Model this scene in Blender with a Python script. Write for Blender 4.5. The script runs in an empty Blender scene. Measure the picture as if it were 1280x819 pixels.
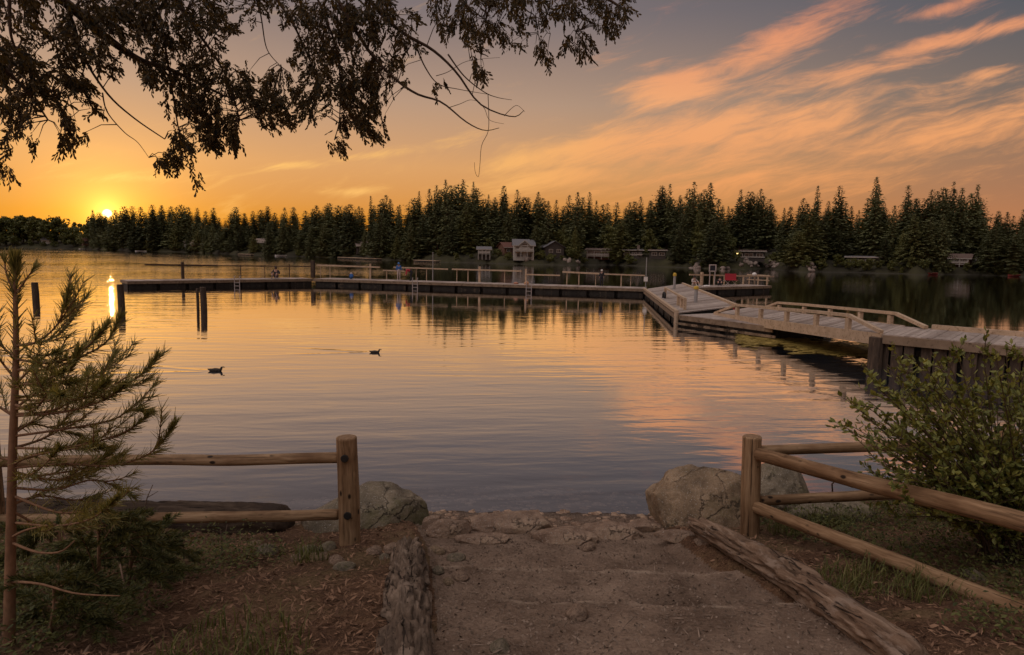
import bpy, math, random
import numpy as np
from mathutils import Vector, Matrix

C = bpy.context.scene
COL = C.collection
R = math.radians
rnd = random.Random(7)

# ------------------------------------------------------------------ camera
F = 853.33; CX = 640.0; CY = 409.5; H = 3.2
ROLL = R(0.98); PITCH = R(6.39)
fw = Vector((0, math.cos(PITCH), -math.sin(PITCH)))
u0 = Vector((0, math.sin(PITCH), math.cos(PITCH))); r0 = Vector((1, 0, 0))
rt = r0 * math.cos(ROLL) + u0 * math.sin(ROLL)
up = u0 * math.cos(ROLL) - r0 * math.sin(ROLL)
cd = bpy.data.cameras.new('camera'); cam = bpy.data.objects.new('camera', cd); COL.objects.link(cam)
cd.sensor_fit = 'HORIZONTAL'; cd.sensor_width = 36; cd.lens = F * 36 / 1280
cd.clip_start = 0.05; cd.clip_end = 5000
CAM = Vector((0, 0, H))
m = Matrix((rt, up, -fw)).transposed().to_4x4(); m.translation = CAM
cam.matrix_world = m
C.camera = cam

def ray(px, py):
    return fw + rt * ((px - CX) / F) + up * ((CY - py) / F)
def at_z(px, py, z):
    d = ray(px, py); return CAM + d * ((z - H) / d.z)
def at_y(px, py, y):
    d = ray(px, py); return CAM + d * (y / d.y)
def proj(p):
    q = Vector(p) - CAM
    return CX + F * q.dot(rt) / q.dot(fw), CY - F * q.dot(up) / q.dot(fw)
def on_line(px, py, A, B):
    d = ray(px, py)
    n = Vector((-(B.y - A.y), B.x - A.x, 0))
    t = (Vector((A.x, A.y, 0)) - Vector((CAM.x, CAM.y, 0))).dot(n) / Vector((d.x, d.y, 0)).dot(n)
    return CAM + d * t

SUN = ray(134, 267).normalized()
SUN_EL = math.asin(SUN.z); SUN_AZ = math.atan2(SUN.x, SUN.y)

# ------------------------------------------------------------------ node helpers
class NT:
    def __init__(s, nt): s.nt = nt; s.n = nt.nodes; s.l = nt.links
    def node(s, t, **kw):
        n = s.n.new(t)
        for k, v in kw.items(): setattr(n, k, v)
        return n
    def put(s, sock, v):
        if v is None: return
        if hasattr(v, 'is_output'): s.l.new(v, sock)
        else: sock.default_value = v
    def m(s, op, a, b=None, c=None, clamp=False):
        n = s.node('ShaderNodeMath', operation=op, use_clamp=clamp)
        s.put(n.inputs[0], a); s.put(n.inputs[1], b); s.put(n.inputs[2], c)
        return n.outputs[0]
    def vm(s, op, a, b=None):
        n = s.node('ShaderNodeVectorMath', operation=op)
        s.put(n.inputs[0], a); s.put(n.inputs[1], b)
        return n.outputs['Value'] if op in ('DOT_PRODUCT', 'LENGTH', 'DISTANCE') else n.outputs[0]
    def xyz(s, x, y, z):
        n = s.node('ShaderNodeCombineXYZ'); s.put(n.inputs[0], x); s.put(n.inputs[1], y); s.put(n.inputs[2], z); return n.outputs[0]
    def sep(s, v):
        n = s.node('ShaderNodeSeparateXYZ'); s.put(n.inputs[0], v); return n.outputs
    def mix(s, f, a, b, blend='MIX'):
        n = s.node('ShaderNodeMix', data_type='RGBA', blend_type=blend)
        s.put(n.inputs[0], f); s.put(n.inputs[6], a); s.put(n.inputs[7], b); return n.outputs[2]
    def noise(s, v, scale, detail=4, rough=.55, dist=0.0, w=None):
        n = s.node('ShaderNodeTexNoise')
        s.put(n.inputs['Vector'], v); s.put(n.inputs['Scale'], scale); s.put(n.inputs['Detail'], detail)
        s.put(n.inputs['Roughness'], rough); s.put(n.inputs['Distortion'], dist)
        return n.outputs[0]
    def ramp(s, f, pts, interp='LINEAR'):
        n = s.node('ShaderNodeValToRGB'); cr = n.color_ramp; cr.interpolation = interp
        while len(cr.elements) < len(pts): cr.elements.new(1)
        for e, (p, c) in zip(cr.elements, pts):
            e.position = p; e.color = c if len(c) == 4 else (*c, 1)
        s.put(n.inputs[0], f); return n.outputs[0]
    def sm(s, v, a, b, o0=0.0, o1=1.0):
        n = s.node('ShaderNodeMapRange', interpolation_type='SMOOTHSTEP')
        s.put(n.inputs[0], v); n.inputs[1].default_value = a; n.inputs[2].default_value = b
        n.inputs[3].default_value = o0; n.inputs[4].default_value = o1; return n.outputs[0]
def lin(r, g, b):
    f = lambda c: (c / 255 / 12.92) if c / 255 <= .04045 else ((c / 255 + .055) / 1.055) ** 2.4
    return (f(r), f(g), f(b), 1)

# ------------------------------------------------------------------ world, sun, exposure
W = bpy.data.worlds.new('World'); C.world = W; W.use_nodes = True
nt = NT(W.node_tree); W.node_tree.nodes.clear()
tc = nt.node('ShaderNodeTexCoord'); D = nt.vm('NORMALIZE', tc.outputs['Generated'])
dx, dy, dz = nt.sep(D)
el = nt.m('MAXIMUM', dz, 0.0)
cs = nt.vm('DOT_PRODUCT', D, tuple(SUN))
hz = nt.vm('NORMALIZE', nt.xyz(dx, dy, 0.0))
ch = nt.vm('DOT_PRODUCT', hz, (math.sin(SUN_AZ), math.cos(SUN_AZ), 0))
els = nt.m('SQRT', el)                                     # stretch the low sky: 0.3 = 5 deg, 0.58 = 20 deg
far = nt.ramp(els, [(0, lin(176, 118, 84)), (.22, lin(182, 124, 88)), (.36, lin(150, 117, 97)), (.45, lin(112, 104, 102)), (.54, lin(82, 88, 100)),
                    (.62, lin(82, 84, 94)), (.78, lin(112, 108, 112)), (1, lin(140, 134, 138))])
near = nt.ramp(els, [(0, lin(205, 108, 28)), (.2, lin(214, 140, 48)), (.34, lin(217, 162, 107)), (.45, lin(182, 152, 131)), (.56, lin(126, 116, 120)),
                     (.65, lin(108, 100, 106)), (.8, lin(116, 110, 114)), (1, lin(140, 134, 138))])
lobe = nt.m('EXPONENT', nt.m('DIVIDE', nt.m('SUBTRACT', nt.vm('DOT_PRODUCT', D, tuple(Vector((-.55, -.30, .78)).normalized())), 1.0), .13))  # bright sky lobe added behind the camera as a soft key light
lift = nt.m('ADD', nt.sm(dy, .15, -.45, 1.0, 1.55), nt.m('MULTIPLY', lobe, 8.2))
base = nt.mix(nt.sm(ch, .30, .96), far, near)
base = nt.vm('MULTIPLY', base, nt.xyz(lift, nt.m('MULTIPLY', lift, .96), nt.m('MULTIPLY', lift, .90)))
# clouds: world-anchored streaks over the lake
u = nt.m('DIVIDE', dx, nt.m('MAXIMUM', dy, .05)); v = nt.m('DIVIDE', dz, nt.m('MAXIMUM', dy, .05))
ca, sa = math.cos(R(17)), math.sin(R(17))
ur = nt.m('ADD', nt.m('MULTIPLY', u, ca), nt.m('MULTIPLY', v, sa))
vr = nt.m('SUBTRACT', nt.m('MULTIPLY', v, ca), nt.m('MULTIPLY', u, sa))
wn = nt.noise(nt.xyz(nt.m('MULTIPLY', ur, 3.0), nt.m('MULTIPLY', vr, 9.0), 3.1), 1.6, 3, .5)
wv = nt.m('MULTIPLY', nt.m('SUBTRACT', wn, .5), .06)
n1 = nt.noise(nt.xyz(nt.m('ADD', nt.m('MULTIPLY', ur, 3.2), wv), nt.m('MULTIPLY', nt.m('ADD', vr, wv), 17.0), 7.7), 1.9, 8, .64, .1)
n2 = nt.noise(nt.xyz(nt.m('MULTIPLY', ur, 8.0), nt.m('MULTIPLY', nt.m('ADD', vr, wv), 60.0), 1.3), 1.7, 6, .65, .1)
cl = nt.m('ADD', nt.m('MULTIPLY', n1, .72), nt.m('MULTIPLY', n2, .28))
def blob(px, py, rx, ry, ang):
    d = ray(px, py); uu, vv = d.x / d.y, d.z / d.y
    a = R(ang); c_, s_ = math.cos(a), math.sin(a)
    du = nt.m('SUBTRACT', u, uu); dv = nt.m('SUBTRACT', v, vv)
    p = nt.m('DIVIDE', nt.m('ADD', nt.m('MULTIPLY', du, c_), nt.m('MULTIPLY', dv, s_)), rx / F)
    q = nt.m('DIVIDE', nt.m('SUBTRACT', nt.m('MULTIPLY', dv, c_), nt.m('MULTIPLY', du, s_)), ry / F)
    return nt.m('EXPONENT', nt.m('MULTIPLY', nt.m('ADD', nt.m('MULTIPLY', p, p), nt.m('MULTIPLY', q, q)), -1.0))
bl = None
for (px, py, rx, ry, ang, am) in [(845, 108, 80, 30, 12, .66), (960, 62, 120, 30, 24, .58), (1030, 96, 140, 18, 14, .5), (1195, 48, 130, 10, 15, .62),
                                  (1185, 10, 60, 9, 14, .5), (1225, 92, 60, 8, 10, .35), (730, 188, 120, 18, 12, .6), (900, 168, 230, 40, 8, .60),
                                  (1150, 168, 230, 46, 10, .52), (700, 222, 130, 16, 6, .5), (1000, 218, 300, 30, 3, .42), (375, 207, 46, 6, 5, .45),
                                  (470, 193, 90, 8, 8, .42), (440, 240, 40, 5, 2, .32), (150, 222, 90, 9, 2, .35), (560, 235, 60, 5, 2, .25)]:
    b = nt.m('MULTIPLY', blob(px, py, rx, ry, ang), am)
    bl = b if bl is None else nt.m('MAXIMUM', bl, b)
dens = nt.sm(nt.m('ADD', nt.m('MULTIPLY', cl, 1.75), nt.m('MULTIPLY', bl, .95)), .96, 1.54)
dens = nt.m('MULTIPLY', dens, nt.sm(dy, .05, .25))
ccol = nt.ramp(els, [(0, lin(236, 150, 84)), (.3, lin(240, 160, 96)), (.45, lin(249, 172, 114)), (.56, lin(232, 146, 108)), (.7, lin(190, 130, 105)), (1, lin(150, 115, 105))])
ccol = nt.mix(nt.sm(ch, .72, .99), ccol, lin(255, 196, 110))
sky = nt.mix(nt.m('MULTIPLY', dens, .86), base, ccol)
# the clear-air part of the sky keeps a share of the physical model
ns = nt.node('ShaderNodeTexSky', sky_type='NISHITA', sun_disc=False, sun_elevation=SUN_EL, sun_rotation=SUN_AZ, altitude=50, dust_density=2.0)
sky = nt.mix(1.0, sky, nt.mix(1.0, ns.outputs[0], (.003, .0035, .0045, 1), 'MULTIPLY'), 'ADD')
# glow round the low sun, and its disc
ac = nt.m('ARCCOSINE', nt.m('MINIMUM', cs, .999999))
def glow(width, col, amp):
    g = nt.m('MULTIPLY', nt.m('EXPONENT', nt.m('DIVIDE', ac, -width)), amp)
    return nt.mix(g, (0, 0, 0, 1), col)
stretch = nt.m('EXPONENT', nt.m('MULTIPLY', nt.m('POWER', nt.m('DIVIDE', nt.m('SUBTRACT', ch, 1.0), .0055), 2.0), -1.0))
sky = nt.mix(1.0, sky, glow(.045, (1.0, .52, .06, 1), 1.05), 'ADD')
sky = nt.mix(1.0, sky, glow(.16, (.45, .2, .02, 1), .22), 'ADD')
sky = nt.mix(1.0, sky, glow(.011, (1.0, .55, .12, 1), 1.6), 'ADD')
disc = nt.sm(ac, .0060, .0025)
sky = nt.mix(nt.m('MULTIPLY', disc, 1.0), sky, (14, 9.0, 3.4, 1))
bg = nt.node('ShaderNodeBackground'); nt.l.new(sky, bg.inputs[0]); bg.inputs[1].default_value = 1.0
wo = nt.node('ShaderNodeOutputWorld'); nt.l.new(bg.outputs[0], wo.inputs[0])

sl = bpy.data.lights.new('sun', 'SUN'); sl.energy = .2; sl.angle = R(.6); sl.color = (1, .56, .25)
so = bpy.data.objects.new('sun', sl); COL.objects.link(so)
so.rotation_euler = SUN.to_track_quat('Z', 'Y').to_euler(); so.location = (-60, 100, 40)

C.view_settings.view_transform = 'Standard'; C.view_settings.look = 'None'
C.view_settings.exposure = 0.0; C.view_settings.gamma = 1.0; C.view_settings.use_curve_mapping = False
C.cycles.use_denoising = True; C.cycles.sample_clamp_indirect = 6.0
C.cycles.max_bounces = 8; C.cycles.transparent_max_bounces = 12; C.cycles.diffuse_bounces = 3; C.cycles.glossy_bounces = 3
C.cycles.caustics_reflective = False; C.cycles.caustics_refractive = False

# ------------------------------------------------------------------ numpy noise
def _h(ix, iy, iz, s):
    h = (ix.astype(np.int64) * 374761393 + iy.astype(np.int64) * 668265263 + iz.astype(np.int64) * 2147483647 + s * 974634777) & 0xffffffff
    h = ((h ^ (h >> 13)) * 1274126177) & 0xffffffff
    h = ((h ^ (h >> 16)) * 2246822519) & 0xffffffff
    return (h ^ (h >> 15)) / 4294967295.0
def vnoise(x, y, z=0.0, s=0):
    x, y, z = np.broadcast_arrays(np.asarray(x, float), np.asarray(y, float), np.asarray(z, float))
    ix, iy, iz = np.floor(x), np.floor(y), np.floor(z)
    f = lambda t: t * t * (3 - 2 * t)
    tx, ty, tz = f(x - ix), f(y - iy), f(z - iz)
    r = 0
    for a in (0, 1):
        for b in (0, 1):
            for c in (0, 1):
                w = (tx if a else 1 - tx) * (ty if b else 1 - ty) * (tz if c else 1 - tz)
                r = r + w * _h(ix + a, iy + b, iz + c, s)
    return r * 2 - 1
def fbm(x, y, z=0.0, o=4, s=0, g=.5):
    r = 0; a = 1; k = 1.0; t = 0
    for i in range(o):
        r = r + a * vnoise(np.asarray(x) * k, np.asarray(y) * k, np.asarray(z) * k, s + i); t += a; a *= g; k *= 2.03
    return r / t

# ------------------------------------------------------------------ objects
def obj_from(name, verts, faces, mats, parent=None, loc=None, smooth=False, mis=None):
    me = bpy.data.meshes.new(name)
    v = np.asarray(verts, float)
    if loc is not None: v = v - np.asarray(loc, float)
    me.from_pydata(v.tolist(), [], faces if isinstance(faces, list) else faces.tolist())
    for mm in (mats if isinstance(mats, (list, tuple)) else [mats]): me.materials.append(mm)
    if mis is not None: me.polygons.foreach_set('material_index', np.asarray(mis, np.int32))
    if smooth: me.polygons.foreach_set('use_smooth', np.ones(len(me.polygons), bool))
    me.update()
    o = bpy.data.objects.new(name, me); COL.objects.link(o)
    if loc is not None and parent is None: o.location = loc
    if parent is not None: o.parent = parent
    return o
def tag(o, label=None, cat=None, group=None, kind=None):
    if label: o['label'] = label
    if cat: o['category'] = cat
    if group: o['group'] = group
    if kind: o['kind'] = kind
    return o
def thing(name, label, cat, loc, group=None, rz=0.0):
    o = bpy.data.objects.new(name, None); COL.objects.link(o); o.location = loc; o.rotation_euler = (0, 0, rz)
    o.empty_display_size = .2
    return tag(o, label, cat, group)
class MB:
    def __init__(s): s.v = []; s.f = []; s.mi = []
    def add(s, vs, fs, mi=0):
        b = len(s.v); s.v.extend([tuple(p) for p in vs]); s.f.extend([[b + i for i in f] for f in fs]); s.mi.extend([mi] * len(fs))
    def box(s, c, size, rz=0.0, mi=0):
        cx, cy, cz = c; a, b, h = size[0] / 2, size[1] / 2, size[2] / 2; co, si = math.cos(rz), math.sin(rz)
        vs = [(cx + x * co - y * si, cy + x * si + y * co, cz + z) for z in (-h, h) for x, y in ((-a, -b), (a, -b), (a, b), (-a, b))]
        s.add(vs, [(3, 2, 1, 0), (4, 5, 6, 7), (0, 1, 5, 4), (1, 2, 6, 5), (2, 3, 7, 6), (3, 0, 4, 7)], mi)
    def bar(s, p, q, w, h, mi=0):
        p, q = Vector(p), Vector(q); d = (q - p).normalized()
        sd = d.cross(Vector((0, 0, 1)))
        if sd.length < 1e-3: sd = Vector((1, 0, 0))
        sd.normalize(); u_ = sd.cross(d)
        vs = [e + sd * (x * w / 2) + u_ * (z * h / 2) for e in (p, q) for x, z in ((-1, -1), (1, -1), (1, 1), (-1, 1))]
        s.add(vs, [(0, 1, 2, 3), (7, 6, 5, 4), (0, 4, 5, 1), (1, 5, 6, 2), (2, 6, 7, 3), (3, 7, 4, 0)], mi)
    def prism(s, poly, z0, z1, mi=0):      # poly: list of Vector/xy ; z may be per-vertex lists
        n = len(poly); Z0 = z0 if isinstance(z0, (list, tuple)) else [z0] * n; Z1 = z1 if isinstance(z1, (list, tuple)) else [z1] * n
        vs = [(p[0], p[1], Z0[i]) for i, p in enumerate(poly)] + [(p[0], p[1], Z1[i]) for i, p in enumerate(poly)]
        fs = [list(range(n))[::-1], list(range(n, 2 * n))] + [(i, (i + 1) % n, n + (i + 1) % n, n + i) for i in range(n)]
        s.add(vs, fs, mi)
    def tube(s, pts, rad, n=6, mi=0, cap=True):
        pts = [Vector(p) for p in pts]; rad = rad if isinstance(rad, (list, tuple)) else [rad] * len(pts)
        vs = []; x = None
        for i, p in enumerate(pts):
            t = (pts[min(i + 1, len(pts) - 1)] - pts[max(i - 1, 0)])
            t = t.normalized() if t.length > 1e-9 else Vector((0, 0, 1))
            if x is None:
                x = t.cross(Vector((.31, .2, .93)));
                if x.length < .05: x = t.cross(Vector((1, 0, 0)))
            x = (x - t * x.dot(t)).normalized(); y = t.cross(x)
            for k in range(n):
                a = 2 * math.pi * k / n; vs.append(p + (x * math.cos(a) + y * math.sin(a)) * rad[i])
        fs = [(i * n + k, i * n + (k + 1) % n, (i + 1) * n + (k + 1) % n, (i + 1) * n + k) for i in range(len(pts) - 1) for k in range(n)]
        if cap: fs += [list(range(n))[::-1], list(range((len(pts) - 1) * n, len(pts) * n))]
        s.add(vs, fs, mi)
    def ball(s, c, r, n=8, mi=0, sc=(1, 1, 1)):
        vs = [(c[0], c[1], c[2] - r * sc[2])]; k = n // 2 + 1
        for i in range(1, k):
            th = math.pi * i / k
            for j in range(n):
                a = 2 * math.pi * j / n
                vs.append((c[0] + r * sc[0] * math.sin(th) * math.cos(a), c[1] + r * sc[1] * math.sin(th) * math.sin(a), c[2] - r * sc[2] * math.cos(th)))
        vs.append((c[0], c[1], c[2] + r * sc[2])); t = len(vs) - 1
        fs = [(0, 1 + (j + 1) % n, 1 + j) for j in range(n)]
        for i in range(k - 2):
            fs += [(1 + i * n + j, 1 + i * n + (j + 1) % n, 1 + (i + 1) * n + (j + 1) % n, 1 + (i + 1) * n + j) for j in range(n)]
        fs += [(1 + (k - 2) * n + j, 1 + (k - 2) * n + (j + 1) % n, t) for j in range(n)]
        s.add(vs, fs, mi)
    def build(s, name, mats, parent=None, loc=None, smooth=False):
        """verts are world coordinates; a child of an (unrotated) thing is stored relative to it"""
        if parent is not None and loc is None:
            loc = Vector((0, 0, 0)); p = parent
            while p is not None: loc = loc + p.location; p = p.parent
        return obj_from(name, s.v, s.f, mats, parent, loc, smooth, s.mi)

# ------------------------------------------------------------------ materials
MATS = {}
def new_mat(name):
    m_ = bpy.data.materials.new(name); m_.use_nodes = True; t = NT(m_.node_tree); bs = t.n['Principled BSDF']; MATS[name] = m_
    return m_, t, bs
def speck(name, c1, c2, scale=6, rough=.8, bump=.3, bdist=.02, stretch=(1, 1, 1), c3=None, s3=40, spec=.3, detail=6):
    m_, t, bs = new_mat(name)
    co = t.node('ShaderNodeTexCoord').outputs['Object']
    vv = t.vm('MULTIPLY', co, stretch)
    n = t.noise(vv, scale, detail, .6)
    col = t.ramp(n, [(.3, c1), (.7, c2)])
    if c3:
        k = t.noise(vv, s3, 3, .6); col = t.mix(t.sm(k, .55, .68), col, (*c3, 1))
    t.l.new(col, bs.inputs['Base Color']); bs.inputs['Roughness'].default_value = rough; bs.inputs['Specular IOR Level'].default_value = spec
    if bump:
        b = t.node('ShaderNodeBump'); b.inputs['Strength'].default_value = bump; b.inputs['Distance'].default_value = bdist
        t.l.new(t.m('ADD', n, t.m('MULTIPLY', t.noise(vv, scale * 5, 4, .6), .4)), b.inputs['Height']); t.l.new(b.outputs[0], bs.inputs['Normal'])
    return m_
def plain(name, c, rough=.6, var=.15, scale=9, spec=.4):
    a = tuple(x * (1 - var) for x in c); b = tuple(min(1, x * (1 + var)) for x in c)
    return speck(name, a, b, scale, rough, 0, spec=spec)
def leafmat(name, c1, c2, transl=.35, rough=.55, objrand=False):
    m_, t, bs = new_mat(name)
    rp = t.node('ShaderNodeNewGeometry').outputs['Random Per Island']
    f = rp
    if objrand:
        oi = t.node('ShaderNodeObjectInfo').outputs['Random']
        f = t.m('ADD', t.m('MULTIPLY', rp, .45), t.m('MULTIPLY', oi, .55))
    col = t.ramp(f, [(0, c1), (1, c2)])
    t.l.new(col, bs.inputs['Base Color']); bs.inputs['Roughness'].default_value = rough; bs.inputs['Specular IOR Level'].default_value = .25
    tr = t.node('ShaderNodeBsdfTranslucent'); t.l.new(t.mix(1.0, col, (1.3, 1.15, .6, 1), 'MULTIPLY'), tr.inputs[0])
    mx = t.node('ShaderNodeMixShader'); mx.inputs[0].default_value = transl
    t.l.new(bs.outputs[0], mx.inputs[1]); t.l.new(tr.outputs[0], mx.inputs[2]); t.l.new(mx.outputs[0], t.n['Material Output'].inputs[0])
    return m_

def wood_mat(name, c1, c2, dark, knots=True, scale=1.0, rough=.75):
    """log wood, grain along local Z"""
    m_, t, bs = new_mat(name)
    co = t.node('ShaderNodeTexCoord').outputs['Object']
    oi = t.node('ShaderNodeObjectInfo').outputs['Random']
    co = t.vm('ADD', co, t.xyz(t.m('MULTIPLY', oi, 7.0), t.m('MULTIPLY', oi, 3.0), t.m('MULTIPLY', oi, 11.0)))
    w = t.noise(co, 4 * scale, 2, .5)
    g = t.noise(t.vm('MULTIPLY', t.vm('ADD', co, t.vm('MULTIPLY', t.xyz(w, w, w), (.05, .05, .05))), (30, 30, 1.3)), 1.0 * scale, 6, .65)
    col = t.ramp(g, [(.26, dark), (.44, c1), (.68, c2)])
    big = t.noise(co, 2.2 * scale, 3, .5)
    col = t.mix(t.sm(big, .4, .7), col, t.mix(1.0, col, (.62, .55, .5, 1), 'MULTIPLY'))
    cr = t.noise(t.vm('MULTIPLY', co, (55, 55, 1.1)), 1.0, 3, .5)
    crack = t.sm(cr, .655, .71)
    col = t.mix(t.m('MULTIPLY', crack, .8), col, (*tuple(x * .25 for x in dark), 1))
    hgt = t.m('SUBTRACT', t.m('MULTIPLY', g, .6), crack)
    if knots:
        vo = t.node('ShaderNodeTexVoronoi'); t.put(vo.inputs['Vector'], t.vm('MULTIPLY', co, (11, 11, 6))); vo.inputs['Scale'].default_value = 1.0
        kn = t.m('MULTIPLY', t.sm(vo.outputs['Distance'], .24, .12), t.sm(t.noise(co, 5, 1, .5), .45, .55))
        col = t.mix(kn, col, (*tuple(x * .35 for x in dark), 1))
    t.l.new(col, bs.inputs['Base Color']); bs.inputs['Roughness'].default_value = rough; bs.inputs['Specular IOR Level'].default_value = .25
    b = t.node('ShaderNodeBump'); b.inputs['Strength'].default_value = .6; b.inputs['Distance'].default_value = .006
    t.l.new(hgt, b.inputs['Height']); t.l.new(b.outputs[0], bs.inputs['Normal'])
    return m_

M_FENCE = wood_mat('fence_wood', (.25, .15, .075), (.43, .28, .155), (.075, .042, .022))
M_FEND = speck('fence_end_grain', (.2, .115, .06), (.32, .2, .11), 25, .85, .4, .004)
M_BOLT = plain('bolt_iron', (.02, .017, .015), .5)
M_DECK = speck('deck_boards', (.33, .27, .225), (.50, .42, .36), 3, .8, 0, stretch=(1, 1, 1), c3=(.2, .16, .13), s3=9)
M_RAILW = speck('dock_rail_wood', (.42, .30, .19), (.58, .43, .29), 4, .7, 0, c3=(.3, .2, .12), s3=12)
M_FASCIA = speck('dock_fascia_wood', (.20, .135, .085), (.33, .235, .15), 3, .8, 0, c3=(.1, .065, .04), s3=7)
M_FLOAT = speck('float_dark', (.02, .016, .013), (.05, .042, .033), 2.5, .8, 0, c3=(.10, .075, .05), s3=3)
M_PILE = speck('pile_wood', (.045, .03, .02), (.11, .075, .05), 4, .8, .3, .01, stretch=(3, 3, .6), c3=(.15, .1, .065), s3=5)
M_YELLOW = plain('yellow_paint', (.55, .36, .04), .5)
M_WHITE = plain('white_paint', (.72, .68, .62), .6)
M_RED = plain('red_cloth', (.42, .035, .05), .7)
M_BLUE = plain('blue_cloth', (.05, .16, .45), .8)
M_NAVY = plain('dark_cloth', (.025, .024, .03), .85)
M_PALEC = plain('pale_cloth', (.5, .42, .38), .85)
M_SKIN = plain('skin', (.42, .24, .17), .6)
M_HAIR = plain('hair', (.04, .025, .018), .7)
M_STEEL = plain('steel', (.3, .29, .28), .4)
M_RUBBER = plain('rubber', (.015, .014, .014), .7)
M_BARK = speck('bark', (.05, .033, .022), (.13, .085, .055), 14, .9, .8, .02, stretch=(1, 1, .35))
M_PBARK = speck('pine_bark', (.16, .085, .045), (.30, .165, .09), 26, .85, .5, .006, stretch=(1, 1, .5))
M_TWIG = plain('twig_bark', (.10, .062, .04), .85)
M_DRYTWIG = plain('dry_twig', (.26, .17, .11), .85)
M_CONIFER = leafmat('conifer_needles', (.02, .026, .010), (.20, .205, .085), .12, .7, True)  # wide tone range between clumps imitates light and shade in the foliage
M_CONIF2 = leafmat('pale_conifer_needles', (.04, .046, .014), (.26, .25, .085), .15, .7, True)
M_BROAD = leafmat('broadleaf_foliage', (.07, .08, .02), (.16, .155, .045), .25, .6, True)
M_OVER = leafmat('overhanging_spray_leaves', (.013, .012, .005), (.13, .085, .028), .55, .6)
M_PINE = leafmat('pine_needles', (.11, .115, .035), (.36, .31, .11), .3, .5)
M_BUSH = leafmat('bush_leaves', (.085, .105, .024), (.34, .34, .09), .3, .45)
M_WEED = leafmat('weed_leaves', (.04, .05, .015), (.18, .18, .055), .3, .55)
M_GRASS = leafmat('grass_blades', (.07, .085, .022), (.2, .19, .06), .3, .55)
M_LITTER = leafmat('needle_litter', (.09, .045, .025), (.33, .19, .11), .0, .8)
M_CHIP = leafmat('dirt_crumbs', (.08, .055, .037), (.29, .21, .15), .0, .85)
M_KELP = leafmat('pond_weed', (.20, .14, .03), (.42, .30, .08), .1, .6)
M_PETAL = plain('petals', (.6, .45, .4), .7)

def rock_mat(name, c1, c2, moss=.0):
    m_, t, bs = new_mat(name)
    co = t.node('ShaderNodeTexCoord').outputs['Object']
    n = t.noise(co, 3.0, 10, .7); col = t.ramp(n, [(.38, c1), (.62, c2)])
    sp = t.noise(co, 60, 3, .7); col = t.mix(t.sm(sp, .52, .75), col, t.mix(1.0, col, (.55, .52, .5, 1), 'MULTIPLY'))
    sp2 = t.noise(co, 90, 2, .6); col = t.mix(t.sm(sp2, .62, .7), col, (.5, .45, .38, 1))
    if moss:
        mo = t.noise(co, 2.2, 6, .7); col = t.mix(t.m('MULTIPLY', t.sm(mo, .5, .66), moss), col, (.10, .095, .03, 1))
    vo = t.node('ShaderNodeTexVoronoi', feature='DISTANCE_TO_EDGE'); t.put(vo.inputs['Vector'], t.vm('ADD', co, t.vm('MULTIPLY', t.xyz(n, n, n), (.5, .5, .5)))); vo.inputs['Scale'].default_value = 2.3
    crack = t.sm(vo.outputs['Distance'], .018, .0)
    crack = t.m('MULTIPLY', crack, t.sm(t.noise(co, 1.7, 2, .5), .45, .6))
    col = t.mix(t.m('MULTIPLY', crack, .6), col, (.04, .03, .022, 1))
    pt = t.node('ShaderNodeNewGeometry').outputs['Pointiness']; col = t.mix(t.m('MULTIPLY', t.sm(pt, .52, .60), .45), col, t.mix(1.0, col, (1.7, 1.65, 1.6, 1), 'MULTIPLY'))
    t.l.new(col, bs.inputs['Base Color']); bs.inputs['Roughness'].default_value = .85; bs.inputs['Specular IOR Level'].default_value = .25
    b = t.node('ShaderNodeBump'); b.inputs['Strength'].default_value = .9; b.inputs['Distance'].default_value = .035
    t.l.new(t.m('SUBTRACT', t.m('ADD', n, t.m('MULTIPLY', t.noise(co, 30, 5, .65), .35)), crack), b.inputs['Height']); t.l.new(b.outputs[0], bs.inputs['Normal'])
    return m_
M_ROCK = rock_mat('boulder_stone', (.13, .105, .07), (.28, .22, .145), .55)
M_ROCK2 = rock_mat('warm_boulder_stone', (.16, .11, .065), (.36, .25, .15), .3)
M_SLAB = rock_mat('shore_slab_stone', (.16, .10, .065), (.38, .26, .175), .15)
M_FROCK = plain('far_rock', (.26, .2, .16), .9, .4)

# ------------------------------------------------------------------ terrain
YS = [(-400, -60), (-60, 0), (-20, 7), (-14, 7.6), (-10, 7.8), (-6, 7.7), (-3.5, 7.55), (-1.9, 7.7), (-.8, 8.0), (0, 8.0), (1.6, 8.0), (3, 8.3), (4.5, 8.75), (8, 9.8), (12, 12.5),
      (15, 16), (18, 20.5), (26, 31), (40, 46), (60, 56), (400, 60)]
YSx = [a for a, b in YS]; YSy = [b for a, b in YS]
PS = [-60, -20, -8, -3, -.4, 0, .35, 1.7, 3.6, 5, 6.5, 8, 18, 60]; PZ = [-4, -3, -1.5, -.7, -.10, .03, .14, .40, .78, 1.10, 1.38, 1.50, 1.9, 2.6]
QS = [-60, -20, -8, -3, -.4, 0, .30, 2.44, 2.55, 3.41, 3.50, 5.2, 6.5, 8, 18, 60]; QZ = [-4, -3, -1.5, -.6, -.08, .03, .10, .31, .565, .575, .785, 1.12, 1.38, 1.50, 1.9, 2.6]
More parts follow.
